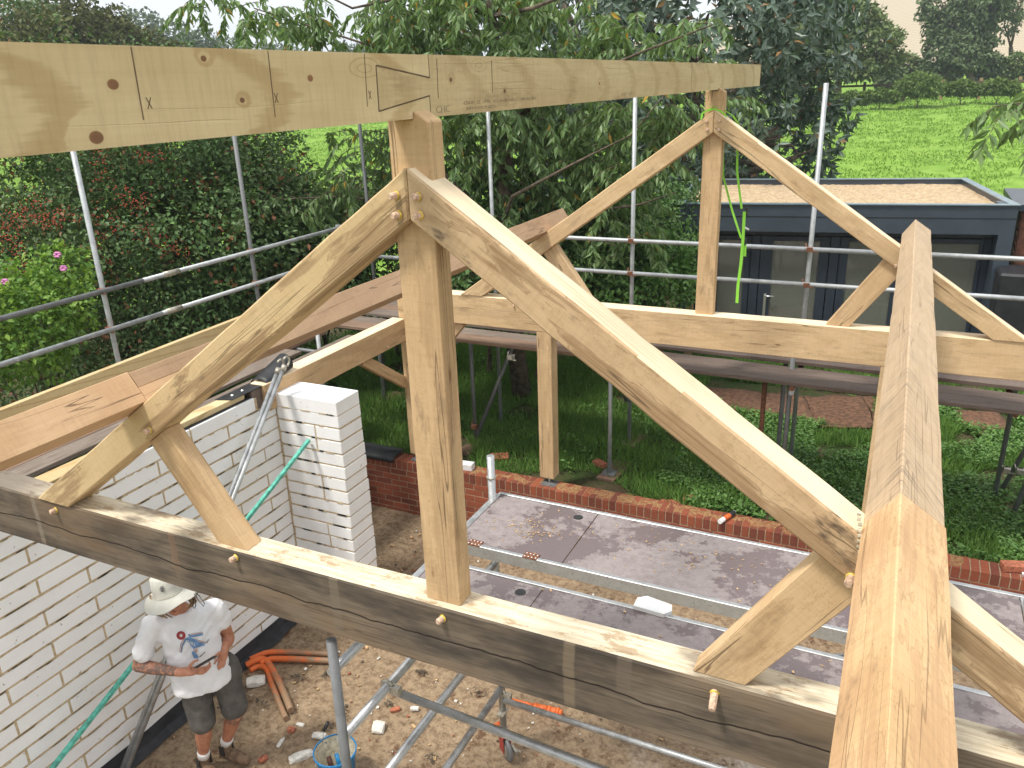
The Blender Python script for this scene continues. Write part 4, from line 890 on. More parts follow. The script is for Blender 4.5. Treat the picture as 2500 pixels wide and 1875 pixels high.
for a_, b_, r in ((0, .45, .024), (.45, .5, .032), (.5, .72, .030), (.72, .78, .035), (.78, .9, .031), (.9, .94, .036), (.94, 1, .028)): m.tube([p0+d*a_, p0+d*b_], r, 12)
tag(m.build('hose_connector', M['orange']), 'short orange pipe coupling lying beneath the tie beam', 'pipe')
# bucket
bk = thing('bucket', 'blue builders bucket caked with dried mortar inside', 'bucket', (-1.70, 1.10, 0))
c = V((-1.715, 1.09, 0))
m = MB(); m.lathe(c, [(.0, .01), (.115, .01), (.148, .27), (.156, .272), (.158, .29), (.150, .29)], 30); m.build('bucket_shell', M['blue'], bk)
m = MB(); m.lathe(c, [(.148, .283), (.112, .03), (.0, .03)], 30); m.build('mortar_lining', M['mortar_in'], bk)
m = MB(); m.tube([c+V((.155*math.cos(t_), .155*math.sin(t_), .26)) + V((0, 0, -.12*math.sin((t_-2.6)/3.14*3.14))) for t_ in np.linspace(2.6, 5.74, 14)], .0025, 6); m.build('bucket_handle', M['galv'], bk)
def tool(name, p, q, r, mat, label, blade=None):
    m = MB(); m.tube([p, V(p).lerp(V(q), .5), q], [r, r*1.15, r*.9], 8); o = m.build(name, M[mat])
    tag(o, label, 'tool'); 
    if blade:
        m = MB(); m.tube([q, blade], r*.3, 6); m.box(V(blade)+(V(blade)-V(q)).normalized()*.05, (.10, .07, .002), ((V(blade)-V(q)).normalized(), V((.6, .8, 0)), V((0, 0, 1)))); b_ = m.build('blade', M['galv'], None); b_.parent = o
    return o
tool('pointing_iron', onZ(801, 1762, .43), onZ(790, 1785, .37), .013, 'black', 'black handled pointing tool leaning out of the back of the blue bucket', onZ(787, 1815, .26))
tool('gauging_trowel', c+V((-.06, -.01, .21)), c+V((0.0, -.05, .12)), .016, 'darkred', 'dark red handled trowel inside the blue bucket', c+V((.02, -.06, .06)))
tool('brush', c+V((-.02, .03, .22)), c+V((.04, -.01, .12)), .015, 'blue', 'blue handled tool lying inside the bucket beside the red handled trowel', c+V((.05, -.03, .06)))
m = MB(); m.lathe(c+V((.07, -.03, .05)), [(.05, 0), (.055, .03), (.04, .035), (.02, .03), (0, .03)], 16); tag(m.build('tape_roll', M['black']), 'round black roll at the bottom of the blue bucket', 'tape')
# green pole and silver braces leaning at the corner
p0 = V((-2.97, 2.655, 1.893)); p1 = onX(333, 1643, -3.10); 
g0 = p0; gd = (onX(134, 1867, -3.16)-p0); m = MB(); dd = gd.normalized(); sd_ = dd.cross(V((0, 0, 1))).normalized(); L_ = gd.length*1.16
m.box(p0+dd*L_/2, (L_, .032, .032), (dd, sd_, sd_.cross(dd))); tag(bevel_mesh(m.build('teal_batten', M['teal']), .004), 'long teal painted batten leaning against the white return pier', 'batten')
def leaner(off, label):
    a = onX(690+off[0], 900+off[1], -3.21+off[2]); b = onX(309+off[0], 1875+off[1], -3.17+off[2]); d = (b-a); L_ = d.length; d.normalize(); r_ = thing('tower_brace_pole', label, 'scaffold brace', b, 'silver braces leaning in the corner')
    m = MB(); m.tube([a, a+d*(L_*1.03)], .0195, 12); m.build('tube', M['alu'], r_)
    m = MB(); s_ = V((1, 0, 0)); u_ = (d.cross(s_)).normalized()
    m.tube([a-d*.055+d*(-.045)*math.cos(t_)+u_*.04*math.sin(t_) for t_ in np.linspace(-2.2, 1.6, 10)], .010, 7); m.tube([a+d*.03, a-d*.02], .026, 8); m.build('hook_head', M['zinc'], r_)
leaner((-11, 4, 0), 'silver tube brace with hook, the left one of the leaning pair'); leaner((3, -3, .035), 'silver tube brace with hook, the right one of the leaning pair')
# sealant tube on brick wall
q0, q1 = onZ(1757, 1274, .71), onZ(1795, 1249, .71); d = (q1-q0); L_ = d.length; d.normalize(); st_ = thing('sealant_tube', 'white and orange sealant cartridge lying on the brick wall top', 'cartridge', q0)
m = MB(); m.tube([q0, q0+d*L_*.92], .024, 16); m.build('cartridge', M['white'], st_); m = MB(); m.tube([q0+d*L_*.25, q0+d*L_*.62], .0247, 16, cap=False); m.build('orange_label', M['orange'], st_)
m = MB(); m.tube([q0+d*L_*.62, q0+d*L_*.9], .0246, 16, cap=False); m.build('grey_label', M['blackp'], st_); m = MB(); m.tube([q0+d*L_*.92, q0+d*L_*1.0], [.016, .006], 10); m.build('nozzle', M['white'], st_)
# lime strap hanging from far truss apex
stp = thing('ratchet_strap', 'lime green ratchet strap looped over the peak of the far truss', 'strap', (.1, LY+.05, 4.4))
def rib(name, pts, w_=.020, nrm=(0, 1, 0)):
    m = MB(); m.strip(pts, w_, nrm, .002); return m.build(name, M['strap'], stp)
yb = LY+.15
rib('webbing', [V((-.105, LY-.018, 4.455)), V((-.10, LY-.02, 4.50)), V((-.06, LY-.018, 4.525)), V((0, LY-.016, 4.536)), V((.06, LY-.016, 4.515)), V((.11, LY-.016, 4.472))], .015, (0, 1, .2))
rib('webbing', [V((-.10, LY+.0, 4.50)), V((-.02, LY+.04, 4.555)), V((.06, LY+.06, 4.53)), V((.14, LY+.10, 4.47)), V((.178, yb, 4.40))], .018, (0, .3, 1))
rib('webbing', [V((.172, yb, 4.40)), V((.190, yb, 4.01)), V((.250, yb, 3.69))]); rib('webbing', [V((.05, yb, 4.30)), V((.073, yb, 3.965)), V((.17, yb+.01, 3.66)), V((.262, yb, 3.43))], .018)
rib('webbing', [V((.279, yb-.02, 3.668)), V((.282, yb-.02, 3.4)), V((.278, yb-.02, 3.2)), V((.265, yb-.025, 3.0)), V((.266, yb-.025, 2.84))], .026)
m = MB(); m.box((.295, yb, 3.66), (.02, .03, .09)); m.box((.30, yb, 3.40), (.015, .03, .06)); m.build('ratchet', M['black'], stp); m = MB(); m.box((.305, yb-.01, 3.52), (.05, .02, .012), (V((.8, 0, -.4)).normalized(), V((0, 1, 0)), V((.4, 0, .8)).normalized())); m.build('ratchet_handle', M['chrome'], stp)
rib('webbing', [V((.30, yb-.01, 3.38)), V((.302, yb-.01, 3.27))], .03)
# ================================================================== GARDEN ROOM
P0 = V((-1.593, 10.035, 0)); U = V((.9874, .1585, 0)).normalized(); Nn = V((-U.y, U.x, 0)); LW, DP = 4.624, 3.30; Z3 = V((0, 0, 1))
gr_ = thing('garden_room', 'dark slate grey flat roofed garden room with gravel roof and glazed doors', 'garden room', P0+V((0, 0, .5)))
def gb(m, s0, s1, n0, n1, z0, z1): return m.box(P0+U*((s0+s1)/2)+Nn*((n0+n1)/2)+Z3*((z0+z1)/2), (s1-s0, n1-n0, z1-z0), (U, Nn, Z3))
m = MB(); gb(m, 0, .19, 0, .45, .5, 2.99); gb(m, 4.43, LW, 0, .45, .5, 2.99); gb(m, .19, 4.43, 0, .45, 2.58, 2.805); gb(m, .0, .08, .45, DP, .5, 2.99); gb(m, LW-.08, LW, .45, DP, .5, 2.99); gb(m, .08, LW-.08, DP-.08, DP, .5, 2.99); gb(m, .19, 4.43, .004, .10, 2.812, 2.99); gb(m, .08, LW-.08, .1, .45, 2.805, 2.9)
m.build('cladding', M['cladding'], gr_)
m = MB(); gb(m, -.02, LW+.02, -.02, .10, 2.985, 3.0); gb(m, -.02, .10, .10, DP+.02, 2.985, 3.0); gb(m, LW-.10, LW+.02, .10, DP+.02, 2.985, 3.0); gb(m, .10, LW-.10, DP-.10, DP+.02, 2.985, 3.0); m.build('parapet_trim', M['parapet'], gr_)
m = MB(); gb(m, -.004, LW+.004, -.006, 0, 2.805, 2.812); m.build('fascia_joint', M['black'], gr_)
m = MB(); nx, ny = 150, 70; idx = {}
for i in range(nx+1):
    for j in range(ny+1):
        p = P0+U*(.08+(LW-.16)*i/nx)+Nn*(.09+(DP-.18)*j/ny); idx[i, j] = m.av([p+Z3*(2.90+noise.noise(p*14)*.014+noise.noise(p*2)*.012)])
for i in range(nx):
    for j in range(ny): m.face((idx[i, j], idx[i+1, j], idx[i+1, j+1], idx[i, j+1]))
m.build('gravel_roof', M['gravel'], gr_)
m = MB(); gb(m, .08, LW-.08, .45, DP-.08, .52, .56); gb(m, .09, .12, .5, DP-.1, .56, 2.75); gb(m, LW-.12, LW-.09, .5, DP-.1, .56, 2.75); gb(m, .1, LW-.1, DP-.14, DP-.1, .56, 2.75); gb(m, .1, LW-.1, .5, DP-.1, 2.75, 2.78); m.build('room_lining', M['inside'], gr_)
def fr(name, segs, par, mat='frame'):
    m = MB(); 
    for q in segs: gb(m, *q)
    return bevel_mesh(m.build(name, M[mat], par), .004)
fr('outer_frame', [(.19, 4.43, .27, .34, 2.48, 2.58), (.19, .28, .27, .34, .55, 2.48), (4.34, 4.43, .27, .34, .55, 2.48), (.28, 4.34, .27, .34, .5, .58)], gr_)
def leafw(name, s0, s1, st0, st1, par=gr_):
    w_ = fr(name, [(s0, s0+st0, .25, .32, .58, 2.47), (s1-st1, s1, .25, .32, .58, 2.47), (s0+st0, s1-st1, .25, .32, 2.40, 2.47), (s0+st0, s1-st1, .25, .32, .58, .70)], par)
    m = MB(); gb(m, s0+st0, s1-st1, .28, .29, .70, 2.40); m.build('pane', M['glass'], w_); return w_
leafw('window', .30, 1.10, .32, .09); door = leafw('door', 1.25, 2.25, .18, .14); fr('mullion', [(1.11, 1.24, .23, .34, .58, 2.48), (2.26, 2.39, .23, .34, .58, 2.48)], gr_)
leafw('window', 2.40, 3.30, .12, .12); leafw('window', 3.32, 4.33, .10, .05)
m = MB(); gb(m, 1.345, 1.385, .235, .25, 1.20, 1.56); o1 = P0+U*1.365+Nn*.20+Z3*1.53; m.tube([P0+U*1.365+Nn*.25+Z3*1.53, o1, o1+U*.14], .010, 8); m.build('handle', M['chrome'], door)
# seats seen through the glass
stl = thing('stool', 'round pale stool standing inside the garden room behind the door glass', 'stool', P0+U*1.75+Nn*1.0+V((0, 0, .56)))
m = MB(); cc = P0+U*1.75+Nn*1.0; m.lathe(cc+Z3*1.25, [(0, 0), (.30, 0), (.32, .03), (.30, .06), (0, .06)], 24); m.build('seat', M['mortar_in'], stl)
for a_ in (.7, 2.3, 3.9, 5.5):
    m = MB(); m.tube([cc+Z3*1.25+U*.26*math.cos(a_)+Nn*.26*math.sin(a_), cc+Z3*.56+U*.3*math.cos(a_)+Nn*.3*math.sin(a_)], .02, 8); m.build('leg', M['frame'], stl)
tbl = thing('desk', 'small desk inside the garden room behind the right hand glass', 'desk', P0+U*3.0+Nn*1.2+V((0, 0, .56)))
m = MB(); gb(m, 2.5, 3.3, 1.0, 1.6, 1.24, 1.28); m.build('desk_top', M['white'], tbl)
for a_, b_ in ((2.54, 1.05), (3.26, 1.05), (2.54, 1.55), (3.26, 1.55)):
    m = MB(); gb(m, a_-.02, a_+.02, b_-.02, b_+.02, .56, 1.24); m.build('leg', M['frame'], tbl)
m = MB(); cc = P0+U*3.75+Nn*.9; m.lathe(cc+Z3*.56, [(.0, 0), (.14, 0), (.16, .5), (.155, .5), (.13, .02)], 20); wbn = m.build('waste_bin', M['galv_dark']); tag(wbn, 'grey round bin inside the garden room at the right end', 'bin')
rock('crumpled_paper', cc+Z3*1.06, (.22, .18, .1), .3, 'crumpled white paper sticking out of the round bin', 'white', 11, 'paper')
# shed on the right, matting, black box
sh = thing('timber_shed', 'brown lap boarded timber shed at the right edge beyond the garden', 'shed', (4.0, 11.9, .55))
qs = onY(2474, 640, 11.1); zt_ = onY(2489, 512, 11.1).z; m = MB(); z = zt_-.02; xs_ = qs.x
while z > .55:
    m.box((xs_, 11.9, z-.075), (.03, 1.6, .165), (V((1, 0, .16)).normalized(), V((0, 1, 0)), V((-.16, 0, 1)).normalized())); m.box((xs_+1.1, 12.71, z-.075), (2.2, .03, .165)); m.box((xs_+1.1, 11.09, z-.075), (2.2, .03, .165), (V((1, 0, 0)), V((0, 1, .16)).normalized(), V((0, -.16, 1)).normalized())); z -= .145
m.build('boarding', M['shedclad'], sh); m = MB(); m.bx(xs_-.12, xs_+2.4, 10.95, 12.85, zt_, zt_+.09); m.build('shed_roof', M['frame'], sh)
q_ = onY(2440, 668, 10.2); m = MB(); m.bx(q_.x, q_.x+2.2, 10.2, 10.9, .5, q_.z); o = bevel_mesh(m.build('black_box', M['blackp']), .03); tag(o, 'plain black box standing right of the garden room', 'stack')  # plain black box filling the dark area beside the shed
def mat_sheet(px, label):
    ps = [onZ(u, v_, .60) for u, v_ in px]; c = sum(ps, V())/len(ps); m = MB(); rings = 8; R0 = []
    dense = []
    for k in range(len(ps)):
        for t_ in np.linspace(0, 1, 8, endpoint=False): dense.append(ps[k].lerp(ps[(k+1) % len(ps)], t_))
    for r in range(rings+1): R0.append(m.av([c.lerp(p, r/rings)+Z3*(noise.noise(c.lerp(p, r/rings)*3)*.035+.012)+V((noise.noise(p*7), noise.noise(p*7+V((3, 0, 0))), 0))*(.03 if r == rings else 0) for p in dense]))
    n = len(dense)
    for r in range(rings):
        for k in range(n): m.face((R0[r]+k, R0[r]+(k+1) % n, R0[r+1]+(k+1) % n, R0[r+1]+k), True)
    o = m.build('matting', M['matting']); md = o.modifiers.new('s', 'SOLIDIFY'); md.thickness = .012; return tag(o, label, 'matting', 'brown mats on the garden ground')
r6 = lambda u, v_: (1600+u*.40687, 420+v_*.40687)
mat_sheet([r6(890, 1345), r6(1240, 1345), r6(1305, 1490), r6(1290, 1535), r6(975, 1530)], 'brown fibre mat on the ground just left of the right purlin')
mat_sheet([r6(300, 1290), r6(885, 1350), r6(965, 1500), r6(420, 1460)], 'dark brown mat on the ground behind the grouped scaffold tubes')
mat_sheet([r6(1245, 1350), r6(1500, 1350), r6(1480, 1540), r6(1312, 1490)], 'lighter brown mat partly hidden behind the right purlin')
mat_sheet([r6(1780, 1430), r6(2060, 1440), r6(2140, 1560), r6(1960, 1580), r6(1790, 1500)], 'brown mat on the ground right of the right purlin')
m = MB(); m.poly([onZ(2484, 1478, .25), onZ(2500, 1480, .25), onZ(2520, 1400, .72), onZ(2497, 1402, .72)]); o = m.build('plastic_sheet', M['white']); md = o.modifiers.new('s', 'SOLIDIFY'); md.thickness = .02; tag(o, 'scrap of white plastic sheet at the right edge by the brick wall', 'plastic sheet')
# ================================================================== PERSON
FN = V((.8, -.6, 0)); FS = V((.6, .8, 0)); UP = V((0, 0, 1)); FB = V((-2.6, .85, 0))
def hp(u_, v_, o=0):
    d = ray(u_*.40687, 1200+v_*.40687); t_ = FN.dot(FB+FN*o-CAM)/FN.dot(d); return CAM+d*t_
def chain(m, pts, rs, n=12):
    m.tube(pts, rs, n)
    for p, r in zip(pts, rs): m.ball(p, r, n, 8)
def remesh(m, vox, name, smooth=6, disp=None):
    me = m.mesh(name, M['skin']); o = bpy.data.objects.new('tmp', me); COL.objects.link(o)
    md = o.modifiers.new('r', 'REMESH'); md.mode = 'VOXEL'; md.voxel_size = vox; md.use_smooth_shade = True
    if smooth: s_ = o.modifiers.new('s', 'SMOOTH'); s_.iterations = smooth; s_.factor = .5
    dg = bpy.context.evaluated_depsgraph_get(); dg.update(); r = bpy.data.meshes.new_from_object(o.evaluated_get(dg)); r.name = name
    COL.objects.unlink(o); bpy.data.objects.remove(o)
    if disp:
        ns = [v_.normal.copy() for v_ in r.vertices]
        for v_, q in zip(r.vertices, ns): v_.co += q*disp(v_.co)
    r.materials.clear(); return r
man = thing('person', 'person in white printed T-shirt, sun hat and grey shorts looking down at a phone', 'person', (-2.62, .84, 0))
chin = hp(1060, 745, .12); head = chin+UP*.112-FN*.045
hip_l, hip_r = V((-2.51, .945, .88)), V((-2.65, .775, .88)); kn_l, kn_r = V((-2.45, .905, .50)), V((-2.585, .725, .47)); an_l, an_r = V((-2.645, .925, .13)), V((-2.70, .755, .13))
sh_r, sh_l = hp(905, 800, -.01), hp(1300, 690, -.02); el_r = hp(832, 1045, -.02); wr_r = hp(1078, 1085, .20); el_l = hp(1372, 880, -.07); wr_l = hp(1350, 935, .07)
m = MB()
m.ball(head, (.078, .078, .105), 16, 14); m.ball(head-UP*.055+FN*.028, (.052, .052, .058), 12, 10); m.ball(head-FN*.02+UP*.01, (.080, .080, .085), 14, 12)
m.ball(head+FN*.088-UP*.012, (.016, .014, .022), 8, 6); m.ball(head+FN*.092-UP*.028, (.018, .017, .011), 8, 6)           # nose
for s_ in (-1, 1):
    m.ball(head+FN*.066+FS*(.032*s_)+UP*.008, (.019, .019, .012), 8, 6); m.ball(head+FS*(.083*s_)-UP*.01-FN*.01, (.014, .020, .032), 8, 6)   # brow, ear
m.ball(head+FN*.072-UP*.052, (.014, .024, .008), 8, 6); m.ball(head+FN*.064-UP*.082, (.02, .022, .016), 8, 6)
neck = (sh_l+sh_r)/2+UP*.05; chain(m, [head-UP*.06-FN*.02, neck, neck-UP*.1], [.056, .054, .06]); chain(m, [sh_r.lerp(sh_l, .08), sh_l.lerp(sh_r, .08)], [.038, .038])
hipc = (hip_l+hip_r)/2; chain(m, [neck-UP*.08, hipc+UP*.25, hipc], [.075, .09, .09])
chain(m, [sh_r, sh_r.lerp(el_r, .5), el_r], [.038, .047, .044]); chain(m, [el_r, el_r.lerp(wr_r, .3), wr_r], [.044, .046, .029])
chain(m, [sh_l, sh_l.lerp(el_l, .5), el_l], [.038, .046, .044]); chain(m, [el_l, el_l.lerp(wr_l, .35), wr_l], [.044, .046, .030])
for h_, k_, a_ in ((hip_l, kn_l, an_l), (hip_r, kn_r, an_r)):
    chain(m, [h_, h_.lerp(k_, .5), k_], [.088, .078, .058]); calf = k_.lerp(a_, .32)-FN*.022; chain(m, [k_, calf, k_.lerp(a_, .65)-FN*.008, a_], [.056, .060, .044, .038])
# right hand, palm up under the phone
pr_ = hp(1150, 1078, .235); m.ball(pr_, (.048, .042, .022), 12, 8); chain(m, [wr_r, pr_], [.030, .032])
fb = [(1185, 1092), (1196, 1082), (1204, 1070), (1208, 1058)]; ft = [(1238, 1080), (1252, 1066), (1262, 1050), (1262, 1034)]
for k in range(4):
    a_, b_ = hp(*fb[k], .245), hp(*ft[k], .262); mid = a_.lerp(b_, .5)-UP*.012; chain(m, [pr_.lerp(a_, .6), a_, mid, b_, b_.lerp(hp(ft[k][0]-8, ft[k][1]-14, .272), .7)], [.013, .0098, .0092, .0085, .0075], 8)
chain(m, [pr_.lerp(wr_r, .2)+UP*.01, hp(1140, 1045, .26), hp(1160, 1022, .275), hp(1186, 1012, .285)], [.016, .012, .0105, .009], 8)
# left hand, relaxed and hanging in front of the hip
pl_ = hp(1338, 985, .115); m.ball(pl_, (.034, .036, .040), 12, 8); chain(m, [wr_l, pl_], [.030, .031])
for (b_, c_, d_) in (((1316, 1000), (1296, 1018), (1288, 1034)), ((1322, 1010), (1310, 1042), (1311, 1070)), ((1336, 1014), (1330, 1040), (1322, 1060)), ((1350, 1010), (1348, 1034), (1340, 1052))):
    chain(m, [pl_, hp(*b_, .135), hp(*c_, .155), hp(*d_, .150)], [.013, .0098, .009, .0078], 8)
chain(m, [pl_+FN*.01, hp(1312, 968, .15), hp(1294, 985, .17), hp(1288, 1003, .175)], [.015, .0115, .010, .0085], 8)
body = remesh(m, .0062, 'body', 4); body.materials.append(M['skin'])
at_ = body.attributes.get('var') or body.attributes.new('var', 'FLOAT', 'POINT')
def tatt(p):
    a_ = (p-el_r).dot((wr_r-el_r).normalized()); l_ = (wr_r-el_r).length
    if -.01 < a_ < l_*.93 and (p-(el_r+(wr_r-el_r).normalized()*a_)).length < .07: return 1.
    return .9 if (p-kn_l).length < .085 else 0.
at_.data.foreach_set('value', [tatt(v_.co) for v_ in body.vertices]); bo_ = link('body', body, man)
m = MB(); m.ball(head+FN*.081-UP*.052, (.006, .02, .006), 8, 6); m.build('mouth', M['lips'], man)
m = MB()
for s_ in (-1, 1): m.ball(head+FN*.073+FS*(.032*s_)+UP*.002, (.006, .010, .004), 8, 6)
m.build('eyes', [M['black']], man)
# T-shirt
def ring_loft(m, secs, n=28):
    R0 = []
    for c_, a_, b_ in secs: R0.append(m.av([c_+FS*(a_*math.cos(2*math.pi*j/n))+FN*(b_*math.sin(2*math.pi*j/n)) for j in range(n)]))
    for k in range(len(R0)-1):
        for j in range(n): m.face((R0[k]+j, R0[k]+(j+1) % n, R0[k+1]+(j+1) % n, R0[k+1]+j), True)
    m.face([R0[0]+j for j in reversed(range(n))]); m.face([R0[-1]+j for j in range(n)])
m = MB(); c0 = neck-UP*.0
hem = hp(1225, 1160, .05); hem.z = .835
ring_loft(m, [(hem, .215, .155), (hem.lerp(c0, .25), .20, .152), (hem.lerp(c0, .5), .19, .140), (hem.lerp(c0, .75), .20, .125), (hem.lerp(c0, .9), .17, .10), (c0+UP*.022, .098, .088)])
chain(m, [sh_r+FN*.0, sh_l], [.066, .066]); chain(m, [sh_r, sh_r.lerp(el_r, .66)], [.068, .080]); chain(m, [sh_l, sh_l.lerp(el_l, .42)], [.068, .078])
fold = lambda p: noise.noise(V((p.x*7, p.y*7, p.z*5)))*.009+noise.noise(V((p.dot(FS)*9+p.z*14, p.dot(FN)*6, p.z*6)))*.009-abs(noise.noise(V((p.dot(FS)*14-p.z*16, p.dot(FN)*4, p.z*5))))*.011
tsm = remesh(m, .012, 'tshirt', 8, fold); tsm.materials.append(M['tshirt']); bvh = BVHTree.FromPolygons([v_.co.copy() for v_ in tsm.vertices], [tuple(p.vertices) for p in tsm.polygons])
ts = link('tshirt', tsm, man)
def cast(u_, v_, off=.0035):
    d = ray(u_*.40687, 1200+v_*.40687).normalized(); loc, nn, i_, dd = bvh.ray_cast(CAM, d); return (loc-d*off) if loc else hp(u_, v_, .2)
q4 = lambda u_, v_: ((280+u_*.29827)/.40687, (1380+v_*.29827-1200)/.40687)     # from the closer crop
def decal(name, pts, mat, off=.0035):
    px = [q4(*p) for p in pts]; dense = []
    for k in range(len(px)):
        a_, b_ = px[k], px[(k+1) % len(px)]
        for t_ in np.linspace(0, 1, 4, endpoint=False): dense.append((a_[0]+(b_[0]-a_[0])*t_, a_[1]+(b_[1]-a_[1])*t_))
    cx, cy = sum(p[0] for p in dense)/len(dense), sum(p[1] for p in dense)/len(dense); m = MB(); R0 = []
    for r in (0, .35, .7, 1): R0.append(m.av([cast(cx+(p[0]-cx)*r, cy+(p[1]-cy)*r, off) for p in dense]))
    n = len(dense)
    for r in range(3):
        for k in range(n): m.face((R0[r]+k, R0[r]+(k+1) % n, R0[r+1]+(k+1) % n, R0[r+1]+k))
    return m.build(name, M[mat], ts)
decal('shirt_print', [(543+38*math.cos(a_), 575+36*math.sin(a_)) for a_ in np.linspace(0, 6.28, 16, endpoint=False)], 'print_red')
for k in range(5):
    a_ = -1.57+k*1.2566; decal('shirt_print', [(543+19*math.cos(a_), 575+19*math.sin(a_)), (543+8*math.cos(a_+.63), 575+8*math.sin(a_+.63)), (543, 575), (543+8*math.cos(a_-.63), 575+8*math.sin(a_-.63))], 'print_white', .0055)
for pts, mt, of in (([(598, 566), (640, 556), (722, 545), (724, 572), (640, 590), (615, 592)], 'print_blue', .004), ([(612, 562), (722, 546), (722, 556), (618, 572)], 'print_pink', .005),
    ([(566, 598), (590, 612), (560, 660), (548, 716), (529, 712), (538, 640)], 'print_blue', .004), ([(566, 600), (574, 606), (552, 650), (540, 712), (530, 710), (540, 645)], 'print_pink', .005),
    ([(572, 600), (600, 588), (650, 602), (735, 640), (738, 655), (672, 676), (648, 690), (620, 655)], 'print_blue', .0045), ([(650, 600), (752, 630), (750, 640), (700, 632)], 'print_pink', .0055), ([(750, 630), (775, 598), (770, 612), (755, 640)], 'print_dark', .005),
    ([(642, 690), (672, 672), (680, 700), (668, 722)], 'print_pink', .005), ([(642, 700), (660, 712), (688, 752), (680, 764), (648, 762), (628, 715)], 'print_blue', .005), ([(688, 752), (740, 706), (742, 712), (700, 752)], 'print_dark', .005)):
    decal('shirt_print', pts, mt, of)
tm = text_mesh('GIRL', 1.0, 0)
bm = bmesh.new(); bm.from_mesh(tm); bmesh.ops.subdivide_edges(bm, edges=bm.edges, cuts=1)
for v_ in bm.verts:
    U_, W2 = v_.co.x/2.2, v_.co.y; pxx = q4(576+U_*92+W2*10, 632+U_*34-W2*34); v_.co = cast(*pxx, .007)
bm.to_mesh(tm); bm.free(); tm.materials.clear(); tm.materials.append(M['print_white']); link('shirt_lettering', tm, ts)
# shorts, socks, boots
m = MB(); ring_loft(m, [(hipc-UP*.06, .175, .135), (hipc+UP*.08, .18, .14)])
for h_, k_ in ((hip_l, kn_l), (hip_r, kn_r)): chain(m, [h_, h_.lerp(k_, .82)], [.105, .098], 16)
fs = lambda p: noise.noise(p*9)*.010+noise.noise(V((p.x*20, p.y*20, p.z*10)))*.005
sm_ = remesh(m, .011, 'shorts', 5, fs); sm_.materials.append(M['shorts']); link('shorts', sm_, man)
for a_, k_ in ((an_l, kn_l), (an_r, kn_r)):
    m = MB(); d = (k_-a_).normalized(); m.tube([a_, a_+d*.07, a_+d*.085], [.043, .047, .044], 14); m.build('sock', M['sock'], man)
def boot(an, toe):
    d = (toe-V((an.x, an.y, 0))); d.z = 0; d.normalize(); m = MB(); b0_ = V((an.x, an.y, 0))
    chain(m, [b0_+UP*.05-d*.02, an+UP*.015], [.047, .050]); chain(m, [b0_+UP*.042-d*.03, b0_+UP*.045+d*.06, b0_+UP*.038+d*.14, b0_+UP*.034+d*.185], [.042, .045, .043, .034])
    r = remesh(m, .007, 'boot', 5, lambda p: noise.noise(p*30)*.003)
    for v_ in r.vertices: v_.co.z = max(v_.co.z, .002)
    r.materials.append(M['boot']); b_ = link('boot', r, man)
    m = MB(); s_ = d.cross(UP)
    for sg in (-1, 1): m.box(an+s_*(.047*sg)+UP*(-.03), (.045, .010, .085), (d, s_, UP))
    m.build('elastic_gusset', M['bootel'], b_)
boot(an_l, V((-2.43, .93, 0))); boot(an_r, V((-2.49, .70, 0)))
# hat
ht = thing('tmp_', 'x', 'x') if False else None
hc = hp(1010, 606, .06); ax = (UP*.98-FN*.05-FS*.12).normalized()
m = MB(); prof = [(.0, .155), (.055, .152), (.083, .135), (.092, .06), (.098, .012), (.104, .004), (.135, -.014), (.172, -.042), (.176, -.046), (.171, -.046), (.10, -.006), (.094, .0), (.09, .06), (.08, .13), (.0, .148)]
m.lathe(hc, prof, 40, ax)
for i_, p in enumerate(m.v):
    p = V(p); q = (p-hc); rr_ = (q-ax*q.dot(ax)); r_ = rr_.length; an_ = math.atan2(rr_.dot(FS), rr_.dot(FN)); 
    if r_ > .11: p += ax*(.013*math.sin(an_*2+.8)+.005*math.sin(an_*5))*(r_-.10)/.07
    p += V((noise.noise(p*22), noise.noise(p*22+V((5, 0, 0))), noise.noise(p*22+V((0, 9, 0)))))*.003
    m.v[i_] = tuple(p)
hat = m.build('sun_hat', M['hat'], man)
m = MB(); s1_ = ax.cross(V((1, 0, 0))).normalized(); s2_ = ax.cross(s1_)
m.tube([hc+ax*.014+(s1_*math.cos(t_)+s2_*math.sin(t_))*.099 for t_ in np.linspace(0, 6.283, 40)], .0022, 5, cap=False); m.build('hat_seam', M['mortar_in'], hat)
hbv = BVHTree.FromPolygons([V(p) for p in m.v], m.f)
hv = BVHTree.FromPolygons([v_.co+V((-2.62, .84, 0)) for v_ in hat.data.vertices], [tuple(p.vertices) for p in hat.data.polygons])
def hcast(u_, v_):
    a_ = q4(u_, v_); d = ray(a_[0]*.40687, 1200+a_[1]*.40687).normalized(); loc, nn, i_, dd = hv.ray_cast(CAM, d); return (loc-d*.003) if loc else None
m = MB()
for pts in ([(372, 180), (385, 172), (402, 178), (400, 188), (378, 192), (372, 180)], [(366, 198), (384, 188), (405, 194), (386, 206), (366, 198)], [(376, 212), (392, 206), (412, 210), (398, 219), (376, 212)], [(388, 172), (390, 218)]):
    c3 = [hcast(*p) for p in pts]
    if all(c3): m.tube(c3, .0014, 5)
m.build('hat_emblem', M['print_dark'], hat)
for (u_, v_, o) in ((925, 705, .10), (940, 715, .12), (960, 712, .14), (980, 718, .15), (1000, 715, .16), (1140, 650, .13), (1150, 645, .11), (1160, 640, .10), (1130, 655, .12), (912, 690, .06)):
    m = MB(); p = hp(u_, v_-12, o); sg = -1 if u_ < 1050 else 1; pts = [p+UP*.05-FN*.04, p, p-UP*.035+FS*(.012*sg)+FN*.01, p-UP*.065+FS*(.03*-sg)*random.uniform(.3, 1)+FN*.02]
    m.tube(pts, [.007, .008, .007, .004], 7); m.build('dreadlock', M['hair'], man)
